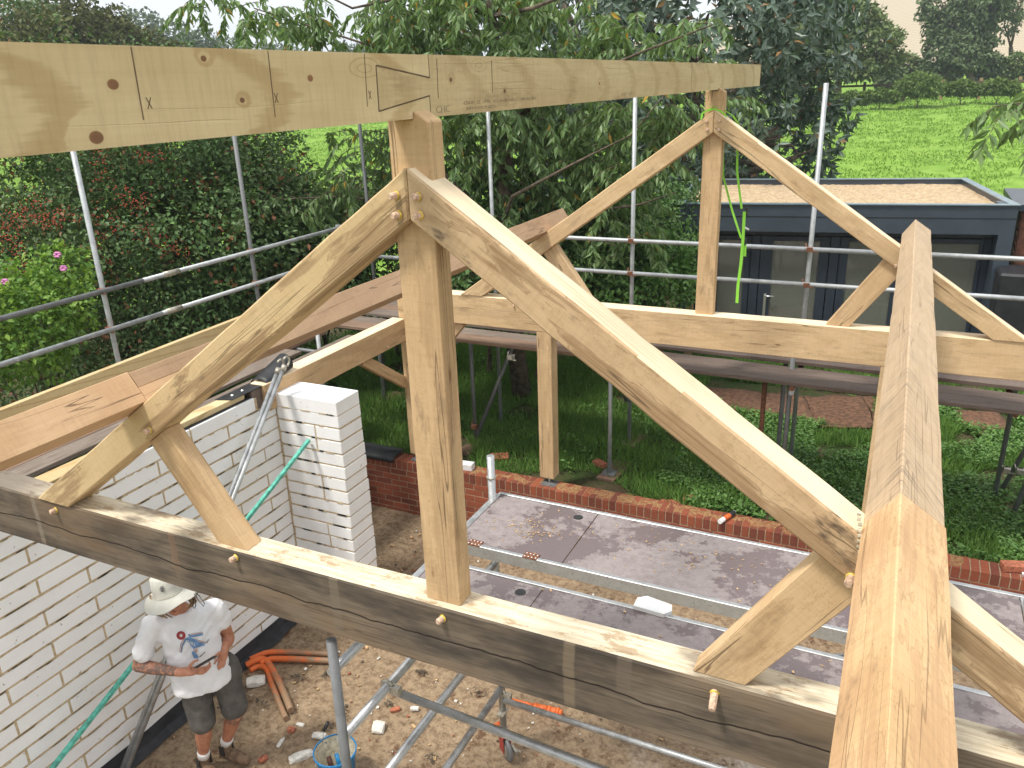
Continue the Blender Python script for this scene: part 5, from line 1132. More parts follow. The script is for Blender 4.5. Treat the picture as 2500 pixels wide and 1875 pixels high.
m = MB(); m.tube([hp(*q) for q in ((1165, 612, .14), (1185, 645, .16), (1222, 690, .20), (1228, 672, .19), (1195, 625, .15), (1172, 605, .13))], .0028, 6); m.tube([hp(*q) for q in ((1160, 645, .15), (1158, 690, .17), (1166, 702, .18), (1174, 690, .17), (1175, 655, .15), (1160, 645, .15))], .003, 6); m.build('hat_cord', M['black'], hat)
# phone
pa, pb_ = hp(1183, 1052, .285), hp(1282, 994, .295); d = (pb_-pa).normalized(); c_ = (pa+pb_)/2; nn = (UP*.75-FN*.66); nn = (nn-d*nn.dot(d)).normalized()
m = MB(); m.box(c_, (.148, .072, .009), (d, nn.cross(d), nn)); ph = bevel_mesh(m.build('phone', M['blackp']), .004, 2); tag(ph, 'black phone held in the right hand of the person in the sun hat', 'phone')
# ================================================================== VEGETATION
def leaf_mesh(name, P, A, Ln, Wd, fold=.18, nb=None, var=None, rng=RNG):
    n = len(P); A = A/np.maximum(np.linalg.norm(A, axis=1, keepdims=True), 1e-6)
    R = rng.normal(size=(n, 3)); 
    if nb is not None: R = R*.6+nb
    Nn_ = R-A*np.sum(R*A, 1, keepdims=True); Nn_ /= np.maximum(np.linalg.norm(Nn_, axis=1, keepdims=True), 1e-6); S = np.cross(A, Nn_)
    Ln = np.broadcast_to(Ln, (n,))[:, None]; Wd = np.broadcast_to(Wd, (n,))[:, None]
    v0 = P; v2 = P+A*Ln-Nn_*Ln*.12; v1 = P+A*Ln*.42+S*Wd*.5+Nn_*Wd*fold; v3 = P+A*Ln*.42-S*Wd*.5+Nn_*Wd*fold
    co = np.stack([v0, v1, v2, v3], 1).reshape(-1, 3); b = np.arange(n)*4
    tri = np.stack([b, b+1, b+2, b, b+2, b+3], 1).reshape(-1)
    me = bpy.data.meshes.new(name); me.vertices.add(len(co)); me.vertices.foreach_set('co', co.astype('f').ravel())
    me.loops.add(len(tri)); me.loops.foreach_set('vertex_index', tri.astype('i')); me.polygons.add(n*2); me.polygons.foreach_set('loop_start', (np.arange(n*2)*3).astype('i'))
    me.update(calc_edges=True); a = me.attributes.new('var', 'FLOAT', 'POINT'); vv = rng.random(n) if var is None else var
    a.data.foreach_set('value', np.repeat(vv, 4).astype('f')); return me
def lobe_pts(lobes, n, rng=RNG, inner=.62, gap=None, zmin=None):
    L_ = np.array(lobes, float); ar = (L_[:, 3]*L_[:, 4]+L_[:, 3]*L_[:, 5]+L_[:, 4]*L_[:, 5]); k = rng.choice(len(L_), n, p=ar/ar.sum())
    d = rng.normal(size=(n, 3)); d /= np.linalg.norm(d, axis=1, keepdims=True); r = inner+(1-inner)*rng.random(n)**.7
    # lumpy radius
    wob = 1+.16*np.sin(d[:, 0]*5+k)*np.sin(d[:, 1]*6+k*2)+.12*np.sin(d[:, 2]*9+k*3+d[:, 0]*4)
    P = L_[k, :3]+d*L_[k, 3:6]*(r*wob)[:, None]
    keep = np.ones(n, bool)
    if gap is not None:
        sc_, th = gap; q = np.array([noise.noise(V(p)*sc_) for p in P]); keep &= q > th
    if zmin is not None: keep &= P[:, 2] > zmin
    # drop points buried deep inside another lobe
    for i in range(len(L_) if inner > .5 else 0):
        e_ = (P-L_[i, :3])/L_[i, 3:6]; ins = (np.sum(e_*e_, 1) < .30) & (k != i); keep &= ~ins
    return P[keep], d[keep], k[keep]
def lob(px, py, D, r, rz=None, ry=None):
    p = at(px, py, D); return (p.x, p.y, p.z, r, ry or r, rz or r)
def crown(root, mat, lobes, n, Ln, Wd, gap=(.9, -.12), droop=.35, inner=.55, zmin=None, name='foliage', jit=.35, nb=(0, 0, .7)):
    P, d, k = lobe_pts(lobes, n, inner=inner, gap=gap, zmin=zmin); m_ = len(P)
    A = d*.6+RNG.normal(size=(m_, 3))*.6+np.array([0, 0, -droop]); me = leaf_mesh(name, P, A, Ln*RNG.uniform(.6, 1.3, m_), Wd*RNG.uniform(.7, 1.2, m_), nb=d*.5+np.array(nb)); me.materials.append(M[mat])
    return link(name, me, root)
def limbs(root, base, lobes, r0, mat='bark', name='trunk', fork=.45, nmax=9):
    m = MB(); base = V(base); top = sum((V(l[:3]) for l in lobes), V())/len(lobes); fk = base.lerp(top, fork)+V((random.uniform(-.2, .2), random.uniform(-.2, .2), 0))*r0*4
    m.tube([base-V((0, 0, .2)), base.lerp(fk, .3)+V((random.uniform(-1, 1), random.uniform(-1, 1), 0))*r0*.6, base.lerp(fk, .7), fk], [r0*1.25, r0, r0*.85, r0*.7], 9)
    for l in lobes[:nmax]:
        c_ = V(l[:3]); md_ = fk.lerp(c_, .5)+V((random.uniform(-1, 1), random.uniform(-1, 1), random.uniform(-.3, .6)))*l[3]*.15; m.tube([fk, md_, c_], [r0*.5, r0*.33, r0*.15], 6)
        for q in range(3):
            e_ = c_+V([random.gauss(0, .5) for _ in range(3)])*l[3]; m.tube([md_.lerp(c_, .5), c_.lerp(e_, .5), e_], [r0*.18, r0*.12, r0*.04], 5)
    return m.build(name, M[mat], root)
def tree(name, label, cat, base, lobes, mat, n, Ln, Wd, r0=.15, group=None, **kw):
    root = thing(name, label, cat, base, group); limbs(root, base, lobes, r0, kw.pop('bark', 'bark')); crown(root, mat, lobes, n, Ln, Wd, name='crown', **kw); return root
def gz(p): return V((p.x, p.y, ground_z(p.x, p.y)-.05))
# ---- cherry tree: long drooping leaves in hanging sprays
ct = thing('cherry_tree', 'cherry tree with long drooping leaves just beyond the far scaffold rails', 'tree', gz(at(1262, 560, 10.8)))
def sprays(boxes, Lf=.14, Wf=.048, per=15, seed=3, name='crown', root=None, yel=.02):
    rg = np.random.default_rng(seed); P = []; A = []; tw = MB()
    for x0, x1, y0, y1, D0, D1, cnt in boxes:
        for _ in range(cnt):
            p = at(rg.uniform(x0, x1), rg.uniform(y0, y1), rg.uniform(D0, D1)); a_ = rg.uniform(0, 6.28); d = V((math.cos(a_), math.sin(a_), rg.uniform(-.3, .5))); q = p.copy(); pts = [p.copy()]; ln_ = rg.uniform(.35, .65); nn = int(per*rg.uniform(.7, 1.3))
            for k in range(nn):
                q = q+d.normalized()*(ln_/nn); d.z -= .11; pts.append(q.copy()); t_ = k/nn
                s_ = d.cross(V((0, 0, 1))); s_ = s_.normalized() if s_.length > .01 else V((1, 0, 0)); sg = 1 if k % 2 else -1
                for rep in range(2 if t_ > .55 else 1):
                    ax_ = s_*(sg*rg.uniform(.2, 1.0))+d.normalized()*rg.uniform(.1, .8)+V((0, 0, -rg.uniform(.2, 1.2))); P.append(tuple(q)); A.append(tuple(ax_))
            tw.tube([pts[0], pts[len(pts)//2], pts[-1]], [.006, .004, .0015], 4, cap=False)
    P = np.array(P); A = np.array(A); n_ = len(P); me = leaf_mesh(name, P, A, Lf*rg.uniform(.7, 1.25, n_), Wf*rg.uniform(.8, 1.2, n_), fold=.22, nb=np.array([0, 0, .5]), rng=rg); me.materials.append(M['lf_cherry']); link(name, me, root)
    tw.build('twigs', M['bark'], root)
sprays([(480, 620, -30, 20, 10.6, 11.6, 8), (560, 700, 10, 60, 10.6, 11.6, 9), (640, 800, -50, 70, 10.6, 11.6, 18), (720, 850, 60, 105, 11, 11.8, 12), (880, 1000, -60, 130, 10.8, 12.2, 45), (960, 1060, -60, 140, 10.6, 12.5, 55), (1050, 1330, -80, 300, 10.0, 12.3, 260), (1330, 1480, -80, 160, 10, 12, 40), (1480, 1760, 40, 160, 9.8, 10.6, 34), (1000, 1090, 260, 420, 10.6, 12, 30),
        (1100, 1500, 230, 420, 10.2, 12.3, 200), (1160, 1560, 380, 560, 10.2, 12.3, 170), (800, 930, 320, 430, 11.4, 12.2, 16), (900, 1000, 290, 430, 11.4, 12.2, 16), (810, 970, 420, 560, 11.4, 12.4, 48), (580, 800, 470, 530, 11.2, 12, 34), (1480, 1660, 250, 420, 9.8, 11, 50), (1600, 1680, 200, 330, 9.7, 10.2, 20), (1420, 1640, 520, 640, 9.9, 11, 22), (1760, 1800, 225, 250, 9.8, 10.2, 5)], root=ct)
m = MB(); tb0 = gz(at(1262, 560, 10.8)); t1 = at(1225, 560, 10.8); t2 = at(1240, 300, 11.2); t3 = at(1200, 40, 11.4)
m.tube([tb0, t1, t2, t3, at(1190, -200, 11.4)], [.14, .11, .085, .06, .04], 10)
for a_, pts in ((t1, [(1100, 500, 11), (830, 480, 11.6), (600, 490, 11.5)]), (t2, [(1100, 200, 11), (900, 110, 11.2), (620, 20, 11)]), (t2, [(1400, 200, 10), (1560, 130, 9.6), (1740, 60, 9.4)]), (t1, [(1400, 520, 10.4), (1560, 500, 10), (1650, 470, 9.8)]), (t1, [(1250, 480, 10), (1400, 400, 9.7), (1540, 330, 9.4), (1640, 210, 9.1)]), (t3, [(1050, -20, 11), (860, 20, 11), (700, -60, 11)]), (t3, [(1300, 20, 10), (1450, -40, 10)]), (t1, [(1080, 420, 11), (980, 400, 11.6)])):
    m.tube([a_]+[at(*q) for q in pts], [.035, .024, .015, .008, .005][:len(pts)+1], 6)
m.build('trunk', M['bark'], ct)
# ---- horse chestnut: palmate clusters
hcroot = thing('chestnut_tree', 'large dark horse chestnut with brown conker husks behind the garden room', 'tree', gz(at(1640, 560, 19.4)))
hl = [lob(1480, 60, 19.5, 3.5), lob(1720, 60, 19.5, 3.0), lob(1640, 240, 18.6, 3.2), lob(1840, 150, 19.3, 2.2), lob(1900, 310, 18.6, 1.7), lob(1790, 360, 18.4, 1.8), lob(1500, 400, 18.8, 2.5), lob(1350, -20, 20, 2.9), lob(1945, 385, 18.4, 1.1), lob(1640, 440, 18.6, 2.0), lob(1870, 50, 20, 1.7)]
limbs(hcroot, gz(at(1640, 560, 19.4)), hl, .3)
P, d, k = lobe_pts(hl, 11000, inner=.72, gap=(.55, -.22), zmin=1.0)
def in_room(p): q = V(p)-P0; return -.35 < q.dot(U) < 5.0 and -.35 < q.dot(Nn) < 3.75 and p[2] < 3.45
kp = np.array([not in_room(p) for p in P]); P = P[kp]; d = d[kp]
CP = []; CA = []
for i in range(len(P)):
    dd = d[i]; o0 = RNG.uniform(0, 6.28); e1 = np.cross(dd, [0, 0, 1.]); e1 /= max(np.linalg.norm(e1), .01); e2 = np.cross(dd, e1)
    for q in range(6):
        a_ = o0+q*1.047; CP.append(P[i]); CA.append(dd*.35+(e1*math.cos(a_)+e2*math.sin(a_))*.8+np.array([0, 0, -.55]))
CP = np.array(CP); CA = np.array(CA); n_ = len(CP); me = leaf_mesh('crown', CP, CA,   .21*RNG.uniform(.8, 1.2, n_), .085*RNG.uniform(.8, 1.2, n_), nb=np.repeat(d, 6, 0)*.8, fold=.12); me.materials.append(M['lf_chest']); link('crown', me, hcroot)
m = MB()
for i in RNG.choice(len(P), 150): 
    for _ in range(1): m.ball(P[i]+d[i]*.08+RNG.normal(size=3)*.05, .035, 6, 5)
o = m.build('conker_husks', M['conker'], hcroot); o['kind'] = 'stuff'
# ---- hedge on the left with red berries
hg = []
for (px, py, D, r) in ((40, 470, 9.4, 1.3), (190, 440, 9.6, 1.3), (350, 420, 9.8, 1.35), (500, 420, 10.2, 1.3), (585, 470, 10.6, .95), (670, 560, 10.6, .7), (60, 640, 8.8, 1.2), (230, 620, 9.0, 1.25), (400, 600, 9.2, 1.3), (560, 600, 9.6, 1.25), (680, 620, 10.2, 1.0), (100, 820, 8.3, 1.0), (300, 800, 8.6, .95), (480, 760, 9.0, .9), (620, 700, 9.4, .9)): hg.append((px, py, D+2.6, r*1.24))
def shrub(ids, label, mat, n, Ln, Wd, **kw):
    L_ = [lob(*hg[i]) for i in ids]; b_ = gz(V(L_[-1][:3])); r_ = thing('hedge_shrub', label, 'shrub', b_, 'shrubs of the left hedge'); limbs(r_, b_, L_, .05, fork=.3); crown(r_, mat, L_, n, Ln, Wd, name='foliage', zmin=.5, **kw); return r_, L_
s1r, L1 = shrub((0, 6, 11), 'hawthorn hedge shrub with red berry sprays at the left edge', 'lf_hedge', 32000, .062, .042, gap=(1.6, -.22))
s2r, L2 = shrub((1, 7, 12), 'dark hawthorn shrub with hanging red berries behind the left scaffold pole', 'lf_hedge', 32000, .062, .042, gap=(1.6, -.22))
s3r, L3 = shrub((2, 8, 13), 'dense dark hedge shrub between the two left scaffold poles', 'lf_under', 30000, .07, .045, gap=(1.6, -.22))
s4r, L4 = shrub((3, 9, 14), 'bluish green leafy hedge shrub behind the second scaffold pole', 'lf_hedge', 28000, .085, .055, gap=(1.4, -.22))
s5r, L5 = shrub((4, 5, 10), 'rounded end shrub of the left hedge next to the green field', 'lf_under', 24000, .075, .05, gap=(1.6, -.22))
def berries(root, spots):
    m = MB(); bp = []; ba = []
    for px, py, D, nx_, ny_, cnt in spots:
        for _ in range(int(cnt*.7)):
            t_ = random.uniform(-1, 1); p = at(px+t_*nx_+random.gauss(0, 13), py+t_*ny_+random.gauss(0, 13), D+2.35+random.uniform(-.2, .2)); m.ball(p, random.uniform(.006, .0105), 5, 4)
    o = m.build('berries', M['berry'], root); o['kind'] = 'stuff'; return o
berries(s1r, [(90, 535, 7.75, 55, 10, 150), (30, 590, 7.8, 30, 20, 90), (150, 530, 7.9, 40, -6, 90), (60, 650, 7.7, 50, 20, 110), (80, 500, 7.9, 25, -12, 60), (20, 540, 7.8, 25, 10, 60), (60, 880, 7.3, 15, 8, 14), (110, 900, 7.3, 12, 4, 12)])
berries(s2r, [(245, 395, 8.3, 6, 40, 80), (300, 475, 8.1, 12, 25, 60), (345, 500, 8.1, 20, -8, 70), (240, 520, 8.1, 12, 12, 40), (285, 550, 8.0, 10, 5, 40), (230, 600, 8.0, 8, 12, 30)])
berries(s3r, [(390, 590, 8.1, 45, 30, 170), (355, 385, 8.5, 18, -4, 40), (385, 370, 8.5, 14, 4, 30), (270, 660, 8.0, 5, 30, 50), (260, 590, 8.1, 16, 6, 50), (460, 620, 8.2, 10, 12, 20)])
berries(s4r, [(500, 455, 9.0, 10, 20, 50), (545, 540, 8.7, 18, 8, 50), (560, 580, 8.6, 12, 14, 40), (570, 705, 8.3, 16, 4, 14)])
# flowering rose at the left edge
rl = [lob(30, 740, 9.2, .42), lob(115, 750, 9.3, .42), lob(60, 820, 9.0, .5), lob(150, 660, 9.7, .3), lob(-40, 790, 9, .5)]
rs = thing('rose_bush', 'bright lime leaved rose bush with pink flowers at the left edge', 'bush', gz(V(rl[0][:3]))); limbs(rs, gz(V(rl[0][:3])), rl, .025, fork=.3); crown(rs, 'lf_rose', rl, 7500, .065, .045, gap=None, name='foliage', nb=(0, 0, 1.2))
for px, py in ((12, 688), (155, 655), (140, 622)):
    m = MB()
    c_ = at(px, py, 8.75)
    for k_ in range(6):
        a_ = k_*1.047; m.ball(c_+CR*.02*math.cos(a_)+CU*.02*math.sin(a_), (.02, .02, .013), 6, 4)
    m.build('flower', M['petal'], rs)
# undergrowth between the trees and scaffold
for i, (spec, lb, mt, n_) in enumerate((
    (((1300, 640, 11.5, .95), (1400, 660, 11.3, .9), (1480, 620, 11.8, .9)), 'dark leafy bush below the cherry tree left of the tall guard rail post', 'lf_under', 15000),
    (((1570, 640, 11.6, .8), (1620, 700, 11.2, .6), (1520, 720, 11, .7)), 'dark bush against the left end of the garden room', 'lf_weed', 11000),
    (((1180, 560, 11.8, 1.0), (1240, 640, 11, .9), (1140, 640, 10.6, .8)), 'shaded bush behind the near king post', 'lf_under', 14000),
    (((950, 590, 13, 1.1), (860, 590, 12.6, 1.1), (1000, 650, 12.6, 1.0)), 'dark ivy clad bush seen under the near left rafter', 'lf_hedge', 16000),
    (((760, 600, 12.4, 1.0), (820, 680, 12, .8), (730, 680, 12, .8)), 'low dark bush at the right end of the left hedge', 'lf_under', 11000),
    (((1540, 520, 13.4, 1.1), (1620, 540, 13.2, .8)), 'shadowy bush under the chestnut beside the garden room roof', 'lf_under', 8000))):
    L_ = [lob(*s_) for s_ in spec]; b_ = gz(V(L_[0][:3])); r_ = thing('bush', lb, 'bush', b_); limbs(r_, b_, L_, .04, fork=.3); crown(r_, mt, L_, n_, .085, .055, gap=(1.5, -.2), name='foliage', zmin=.5)
# long grass and weeds of the garden (uncountable)
def on_mat(p): return (-.75 < p[0] < 1.5 and 7.8 < p[1] < 9.05) or (2.5 < p[0] < 3.1 and 8.3 < p[1] < 9.0)
def ground_pts(n, x0, x1, y0, y1, mask=None, rng=RNG):
    P = np.stack([rng.uniform(x0, x1, n), rng.uniform(y0, y1, n), np.zeros(n)], 1)
    keep = np.array([(mask(p) if mask else True) and not on_mat(p) for p in P]); P = P[keep]; P[:, 2] = [terr_z(p[0], p[1]) for p in P]; return P
def gmask(p): return noise.noise(V((p[0]*1.1, p[1]*1.1, 4))) > -.28 and not (p[0] > .1 and noise.noise(V((p[0]*.9, p[1]*.9, 9))) > .25)
P = ground_pts(190000, -7.5, 4.0, 4.93, 11.6, gmask); n_ = len(P); A = RNG.normal(size=(n_, 3))*.45+np.array([0, 0, 1.]); h_ = RNG.uniform(.05, .14, n_)*np.array([1.25+noise.noise(V(p)*1.3) for p in P])
me = leaf_mesh('lawn_grass', P, A, h_, .010, fold=.1); me.materials.append(M['lf_grass']); tag(link('lawn_grass', me), 'uncut green grass of the garden behind the brick wall', 'grass', kind='stuff')
P = ground_pts(24000, -.6, 4.2, 4.95, 9.6, lambda p: noise.noise(V((p[0]*1.2, p[1]*1.2, 7))) > -.12 and p[1] > 5.0); CP = []; CA = []
for p in P:
    for q in range(4): a_ = RNG.uniform(0, 6.28); CP.append(p+np.array([0, 0, RNG.uniform(.01, .13)])); CA.append((math.cos(a_), math.sin(a_), RNG.uniform(0, .7)))
CP = np.array(CP); n_ = len(CP); me = leaf_mesh('weeds', CP, np.array(CA), RNG.uniform(.02, .065, n_), RNG.uniform(.012, .038, n_), nb=np.array([0, 0, 1.5])); me.materials.append(M['lf_weed']); tag(link('weeds', me), 'low broad leaved weeds covering the ground right of the purlin', 'weeds', kind='stuff')
P = ground_pts(2000, -7.5, .5, 5.2, 9.5, lambda p: noise.noise(V((p[0]*1.5, p[1]*1.5, 17))) > .2); CP = []; CA = []
for p in P:
    for q in range(5): a_ = RNG.uniform(0, 6.28); CP.append(p+np.array([0, 0, RNG.uniform(.01, .22)])); CA.append((math.cos(a_), math.sin(a_), RNG.uniform(0, .9)))
CP = np.array(CP); n_ = len(CP); me = leaf_mesh('nettles', CP, np.array(CA), RNG.uniform(.03, .08, n_), RNG.uniform(.02, .04, n_), nb=np.array([0, 0, 1.])); me.materials.append(M['lf_weed']); tag(link('nettles', me), 'nettles and docks growing through the lawn under the scaffold', 'weeds', kind='stuff')
for px, py, lb in ((1815, 1238, 'small bright green weed rooted on the wall top right of the sealant tube'), (1763, 1225, 'small leafy weed on the lawn edge above the sealant tube'), (1700, 1222, 'low weed beside the half buried brick')):
    c_ = onZ(px, py, .66); Q = c_+V((0, 0, .0)); n_ = 120; PP = np.array(Q)+RNG.normal(size=(n_, 3))*np.array([.055, .05, .03]); r_ = thing('weed_plant', lb, 'plant', Q); me = leaf_mesh('leaves', PP, RNG.normal(size=(n_, 3))+np.array([0, 0, .6]), .05, .035, nb=np.array([0, 0, 1.])); me.materials.append(M['lf_weed']); link('leaves', me, r_)
    m = MB(); m.tube([Q-V((0, 0, .06)), Q+V((0, 0, .05))], .004, 5); m.build('stem', M['bark'], r_)
# tufts over the pasture
n0 = 110000; rr_ = 16.5+50*RNG.random(n0)**1.3; az = np.radians(RNG.uniform(-58, 9, n0)); P = np.stack([rr_*np.sin(az), rr_*np.cos(az), 0*rr_], 1)
keep = np.array([noise.noise(V((p[0]*.6, p[1]*.6, 2))) > -.25 for p in P]); P = P[keep]; P[:, 2] = [terr_z(p[0], p[1]) for p in P]; n_ = len(P)
me = leaf_mesh('pasture_grass', P, RNG.normal(size=(n_, 3))*.7+np.array([0, 0, 1.]), .07+P[:, 1]*.0014, .016+P[:, 1]*.0009, nb=np.array([0, 0, 1.]))
M['lf_past'] = leaf('pasture_leaves', (.135, .26, .035), (.235, .37, .07), None, .7, .1, .2); me.materials.append(M['lf_past']); tag(link('pasture_grass', me), 'lush bright green pasture grass growing in the field', 'grass', kind='stuff')
# ---- field trees, fence, hedgerow on the right
def farp(px, py, D): return gz(at(px, py, D))
tree('round_tree', 'broad round topped hawthorn tree at the top of the green field', 'tree', farp(2036, 232, 61), [lob(2045, 78, 61, 2.6, 2.2), lob(2105, 105, 61, 2.3, 1.9), lob(1985, 115, 60, 1.9, 1.8), lob(2065, 40, 62, 2.0, 1.3), lob(2150, 140, 61, 1.3, 1.1), lob(2000, 160, 59, 1.2, 1.0), lob(2095, 165, 60, 1.5, .8)], 'lf_mid', 17000, .34, .20, .30, bark='bark_pale', gap=(.5, -.3), droop=.1)
tree('dull_tree', 'olive brown tree standing between the chestnut and the round topped tree', 'tree', farp(1930, 230, 66), [lob(1950, 90, 66, 2.4, 2.4), lob(1910, 60, 67, 2.0, 2.2), lob(1965, 150, 65, 2.0, 1.8), lob(1900, 130, 66, 1.6, 1.8)], 'lf_olive', 9000, .34, .2, .2, gap=(.5, -.3), droop=.1)
tree('ivy_tree', 'ivy covered leaning tree in front of the stubble hill', 'tree', farp(2370, 190, 76), [lob(2335, 55, 76, 2.0, 3.0), lob(2310, 120, 75, 1.7, 2.0), lob(2380, 20, 76, 2.2, 1.6), lob(2295, 10, 76, 1.5, 1.6), lob(2360, 130, 75, 1.8, 1.4), lob(2430, 0, 77, 1.3, .9), lob(2395, 95, 76, .9, 1.4)], 'lf_ivy', 15000, .36, .22, .35, bark='bark_pale', gap=(.45, -.2), droop=.5)
tree('branchy_tree', 'thin branched tree at the top right corner above the stubble', 'tree', farp(2475, 170, 80), [lob(2480, 5, 80, 2.2, 1.5), lob(2450, 60, 80, 1.2, 1.2), lob(2500, -30, 80, 2.5, 1.5)], 'lf_ivy', 2600, .36, .2, .22, gap=(.5, -.1))
hedge_specs = (((2205, 165), 74, 1.1, 'bush in the hedgerow under the round topped tree', 'lf_mid'), ((2245, 178), 74, .8, 'bush in the hedgerow left of the ivy covered tree', 'lf_ivy'), ((2300, 172), 75, .8, 'bush in the hedgerow at the foot of the ivy covered tree', 'lf_mid'), ((2420, 158), 76, .8, 'bush in the hedgerow right of the ivy covered tree', 'lf_ivy'), ((2480, 158), 76, .8, 'bush in the hedgerow at the right edge', 'lf_mid'), ((2180, 186), 73, .7, 'low bush in the hedgerow above the field fence', 'lf_ivy'))
for (px, py), D, r, lb, mt in hedge_specs:
    L_ = [lob(px, py, D, r), lob(px+25, py+12, D, r*.8), lob(px-25, py+14, D, r*.8)]; b_ = gz(V(L_[0][:3])); r_ = thing('hedgerow_bush', lb, 'bush', b_, 'bushes of the far hedgerow'); limbs(r_, b_, L_, .06, fork=.3); crown(r_, mt, L_, 2600, .30, .2, gap=None, name='foliage')
for (px, py, D, r, lb) in ((2245, 208, 57, .95, 'rough bramble clump in front of the field fence'), (2150, 232, 56, .45, 'low bramble patch beside the round topped tree trunk'), (2080, 238, 56, .45, 'small bramble tuft at the left end of the field fence'), (2350, 214, 58, .55, 'bramble patch right of the big clump below the fence'), (2440, 212, 58, .55, 'bramble patch under the right end of the field fence')):
    L_ = [lob(px, py, D, r, r*.75), lob(px+30, py+4, D, r*.8, r*.6), lob(px-30, py+4, D, r*.8, r*.6)]; b_ = gz(V(L_[0][:3])); r_ = thing('bramble', lb, 'bush', b_, 'brambles along the field fence'); limbs(r_, b_, L_, .04, fork=.3); crown(r_, 'lf_rough', L_, 2600, .22, .13, gap=None, name='foliage')
ff = thing('field_fence', 'post and rail timber fence crossing the top of the green field', 'fence', farp(2300, 205, 62))
prev = None
for px in (2030, 2112, 2210, 2302, 2395, 2490, 2560):
    p = farp(px, 200, 62); tbox('post', M['fence_new'] if px > 2250 else M['fence'], ff, p.x-.09, p.x+.09, p.y-.09, p.y+.09, p.z-.2, p.z+1.35, wob=0)
    if prev is not None:
        for hh_ in (.55, 1.1): obeam('rail', M['fence'], ff, prev+V((0, -.11, hh_)), p+V((0, -.11, hh_)), .05, .14, wob=0, seg=2)
    prev = p
gf = thing('garden_fence', 'short run of pale timber post and rail fence left of the garden room', 'fence', gz(at(1620, 590, 12.2))); prev = None
for px in (1560, 1619, 1690):
    p = gz(at(px, 600, 12.4)); tbox('post', M['fence_new'], gf, p.x-.05, p.x+.05, p.y-.05, p.y+.05, p.z-.1, p.z+1.25, wob=0)
    if prev is not None:
        for hh_ in (.35, .75, 1.15): obeam('rail', M['fence_new'], gf, prev+V((0, -.06, hh_)), p+V((0, -.06, hh_)), .04, .11, wob=0, seg=1)
    prev = p
lf_ = thing('dark_fence', 'dark weathered rail fence showing through the bottom of the left hedge', 'fence', gz(at(300, 880, 7.6))); prev = None
for px, py in ((60, 900), (200, 900), (330, 860), (450, 830), (560, 790)):
    p = gz(at(px, py, 8.0)); tbox('post', M['fence'], lf_, p.x-.06, p.x+.06, p.y-.06, p.y+.06, p.z-.1, p.z+1.15, wob=0)
    if prev is not None:
        for hh_ in (.5, 1.0): obeam('rail', M['fence'], lf_, prev+V((.06, 0, hh_)), p+V((.06, 0, hh_)), .04, .15, wob=0, seg=1)
    prev = p
# ---- wooded skyline on the left
def skyline(specs, group):
    for (px, py, D, r, rz, mt, n_, lb) in specs:
        py = py+rz*1900/D
        L_ = [lob(px, py, D, r*.75, rz), lob(px+r*900/D, py+rz*900/D, D*1.01, r*.7, rz*.9), lob(px-r*900/D, py+rz*1100/D, D*.99, r*.75, rz*.9), lob(px, py+rz*1900/D, D, r, rz)]
        b_ = gz(V(L_[0][:3])); s_ = D/60*.32; r_ = thing('skyline_tree', lb, 'tree', b_, group); limbs(r_, b_, L_, .1+D*.002, fork=.5); crown(r_, mt, L_, n_, s_*1.1, s_*.7, gap=(.35, -.3), name='crown', droop=.1)
skyline(((50, 8, 42, 2.6, 2.0, 'lf_hedge', 9000, 'dark tree rising at the top left corner of the photo'), (170, 6, 44, 2.0, 1.6, 'lf_olive', 8000, 'olive hawthorn next to the top left corner tree'), (255, 38, 46, 2.0, 1.4, 'lf_olive', 8000, 'second olive hawthorn from the top left corner'), (345, 72, 48, 2.0, 1.0, 'lf_olive', 6500, 'low olive hawthorn above the near end of the ridge beam'), (120, 45, 40, 2.2, 1.4, 'lf_olive', 6000, 'brownish hawthorn just above the ridge beam at the left')), 'hawthorns beyond the left hedge')
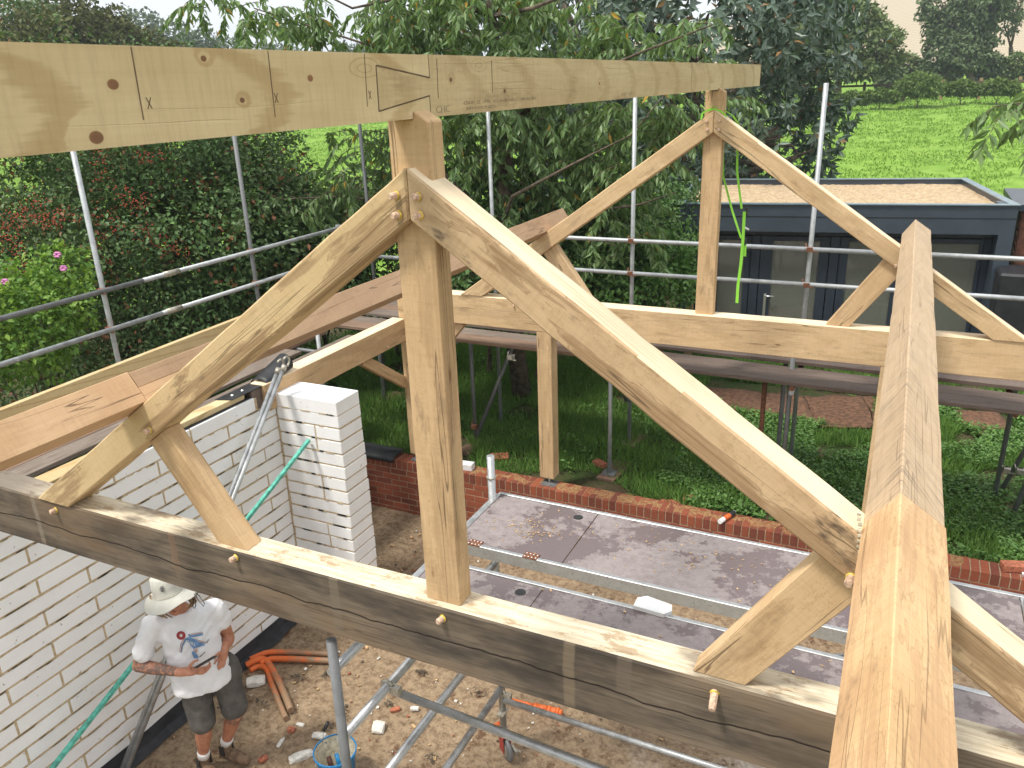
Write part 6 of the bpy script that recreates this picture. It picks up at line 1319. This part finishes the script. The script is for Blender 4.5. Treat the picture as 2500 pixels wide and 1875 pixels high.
skyline(((285, 36, 120, 4.2, 3.6, 'lf_far', 3600, 'bluish skyline tree, first round crown from the left'), (345, 40, 125, 4.6, 3.6, 'lf_far', 3600, 'bluish skyline tree with twin rounded crown'), (410, 60, 130, 4.4, 3.0, 'lf_far', 3200, 'bluish skyline tree right of the twin crowned one'), (465, 60, 120, 2.4, 3.4, 'lf_far', 1500, 'wispy tall skyline tree'), (500, 66, 122, 2.0, 3.2, 'lf_far', 1200, 'wispy skyline tree right of the tall one'), (555, 100, 170, 5.0, 2.4, 'lf_far', 2200, 'low distant skyline tree near the sky gap'), (625, 112, 190, 5.5, 2.0, 'lf_far', 2200, 'lowest distant skyline tree beside the cherry sprays'), (690, 118, 200, 5.5, 2.0, 'lf_far', 2000, 'faint distant skyline tree behind the cherry sprays'), (10, -60, 60, 4, 4, 'lf_hedge', 5000, 'tall dark tree cut by the left edge'), (860, 112, 200, 6, 2.2, 'lf_far', 2000, 'distant skyline tree seen through the cherry tree')), 'distant trees on the left skyline')
# sprig of foreground leaves at the right edge
sg_ = thing('leafy_branch', 'drooping leafy branch reaching in at the right edge over the field', 'branch', at(2560, 240, 8)); sprays([(2475, 2560, 225, 330, 7.6, 8.2, 10)], root=sg_, seed=8, name='leaves'); m = MB(); m.tube([at(2700, 150, 8), at(2600, 200, 8), at(2490, 270, 7.9)], [.02, .012, .005], 6); m.build('bough', M['bark'], sg_)

# ---- the thin summer haze that greys the far trees
mh = bpy.data.materials.new('haze_air'); mh.use_nodes = True; t_ = mh.node_tree; t_.nodes.clear(); o_ = t_.nodes.new('ShaderNodeOutputMaterial'); pv = t_.nodes.new('ShaderNodeVolumePrincipled')
pv.inputs['Color'].default_value = (.86, .92, 1, 1); pv.inputs['Density'].default_value = .0010; pv.inputs['Anisotropy'].default_value = .2; t_.links.new(pv.outputs[0], o_.inputs['Volume'])
m = MB(); m.bx(-900, 900, -500, 900, -3, 90); hz = m.build('haze', mh); tag(hz, 'thin pale haze filling the valley air', 'haze', kind='stuff')
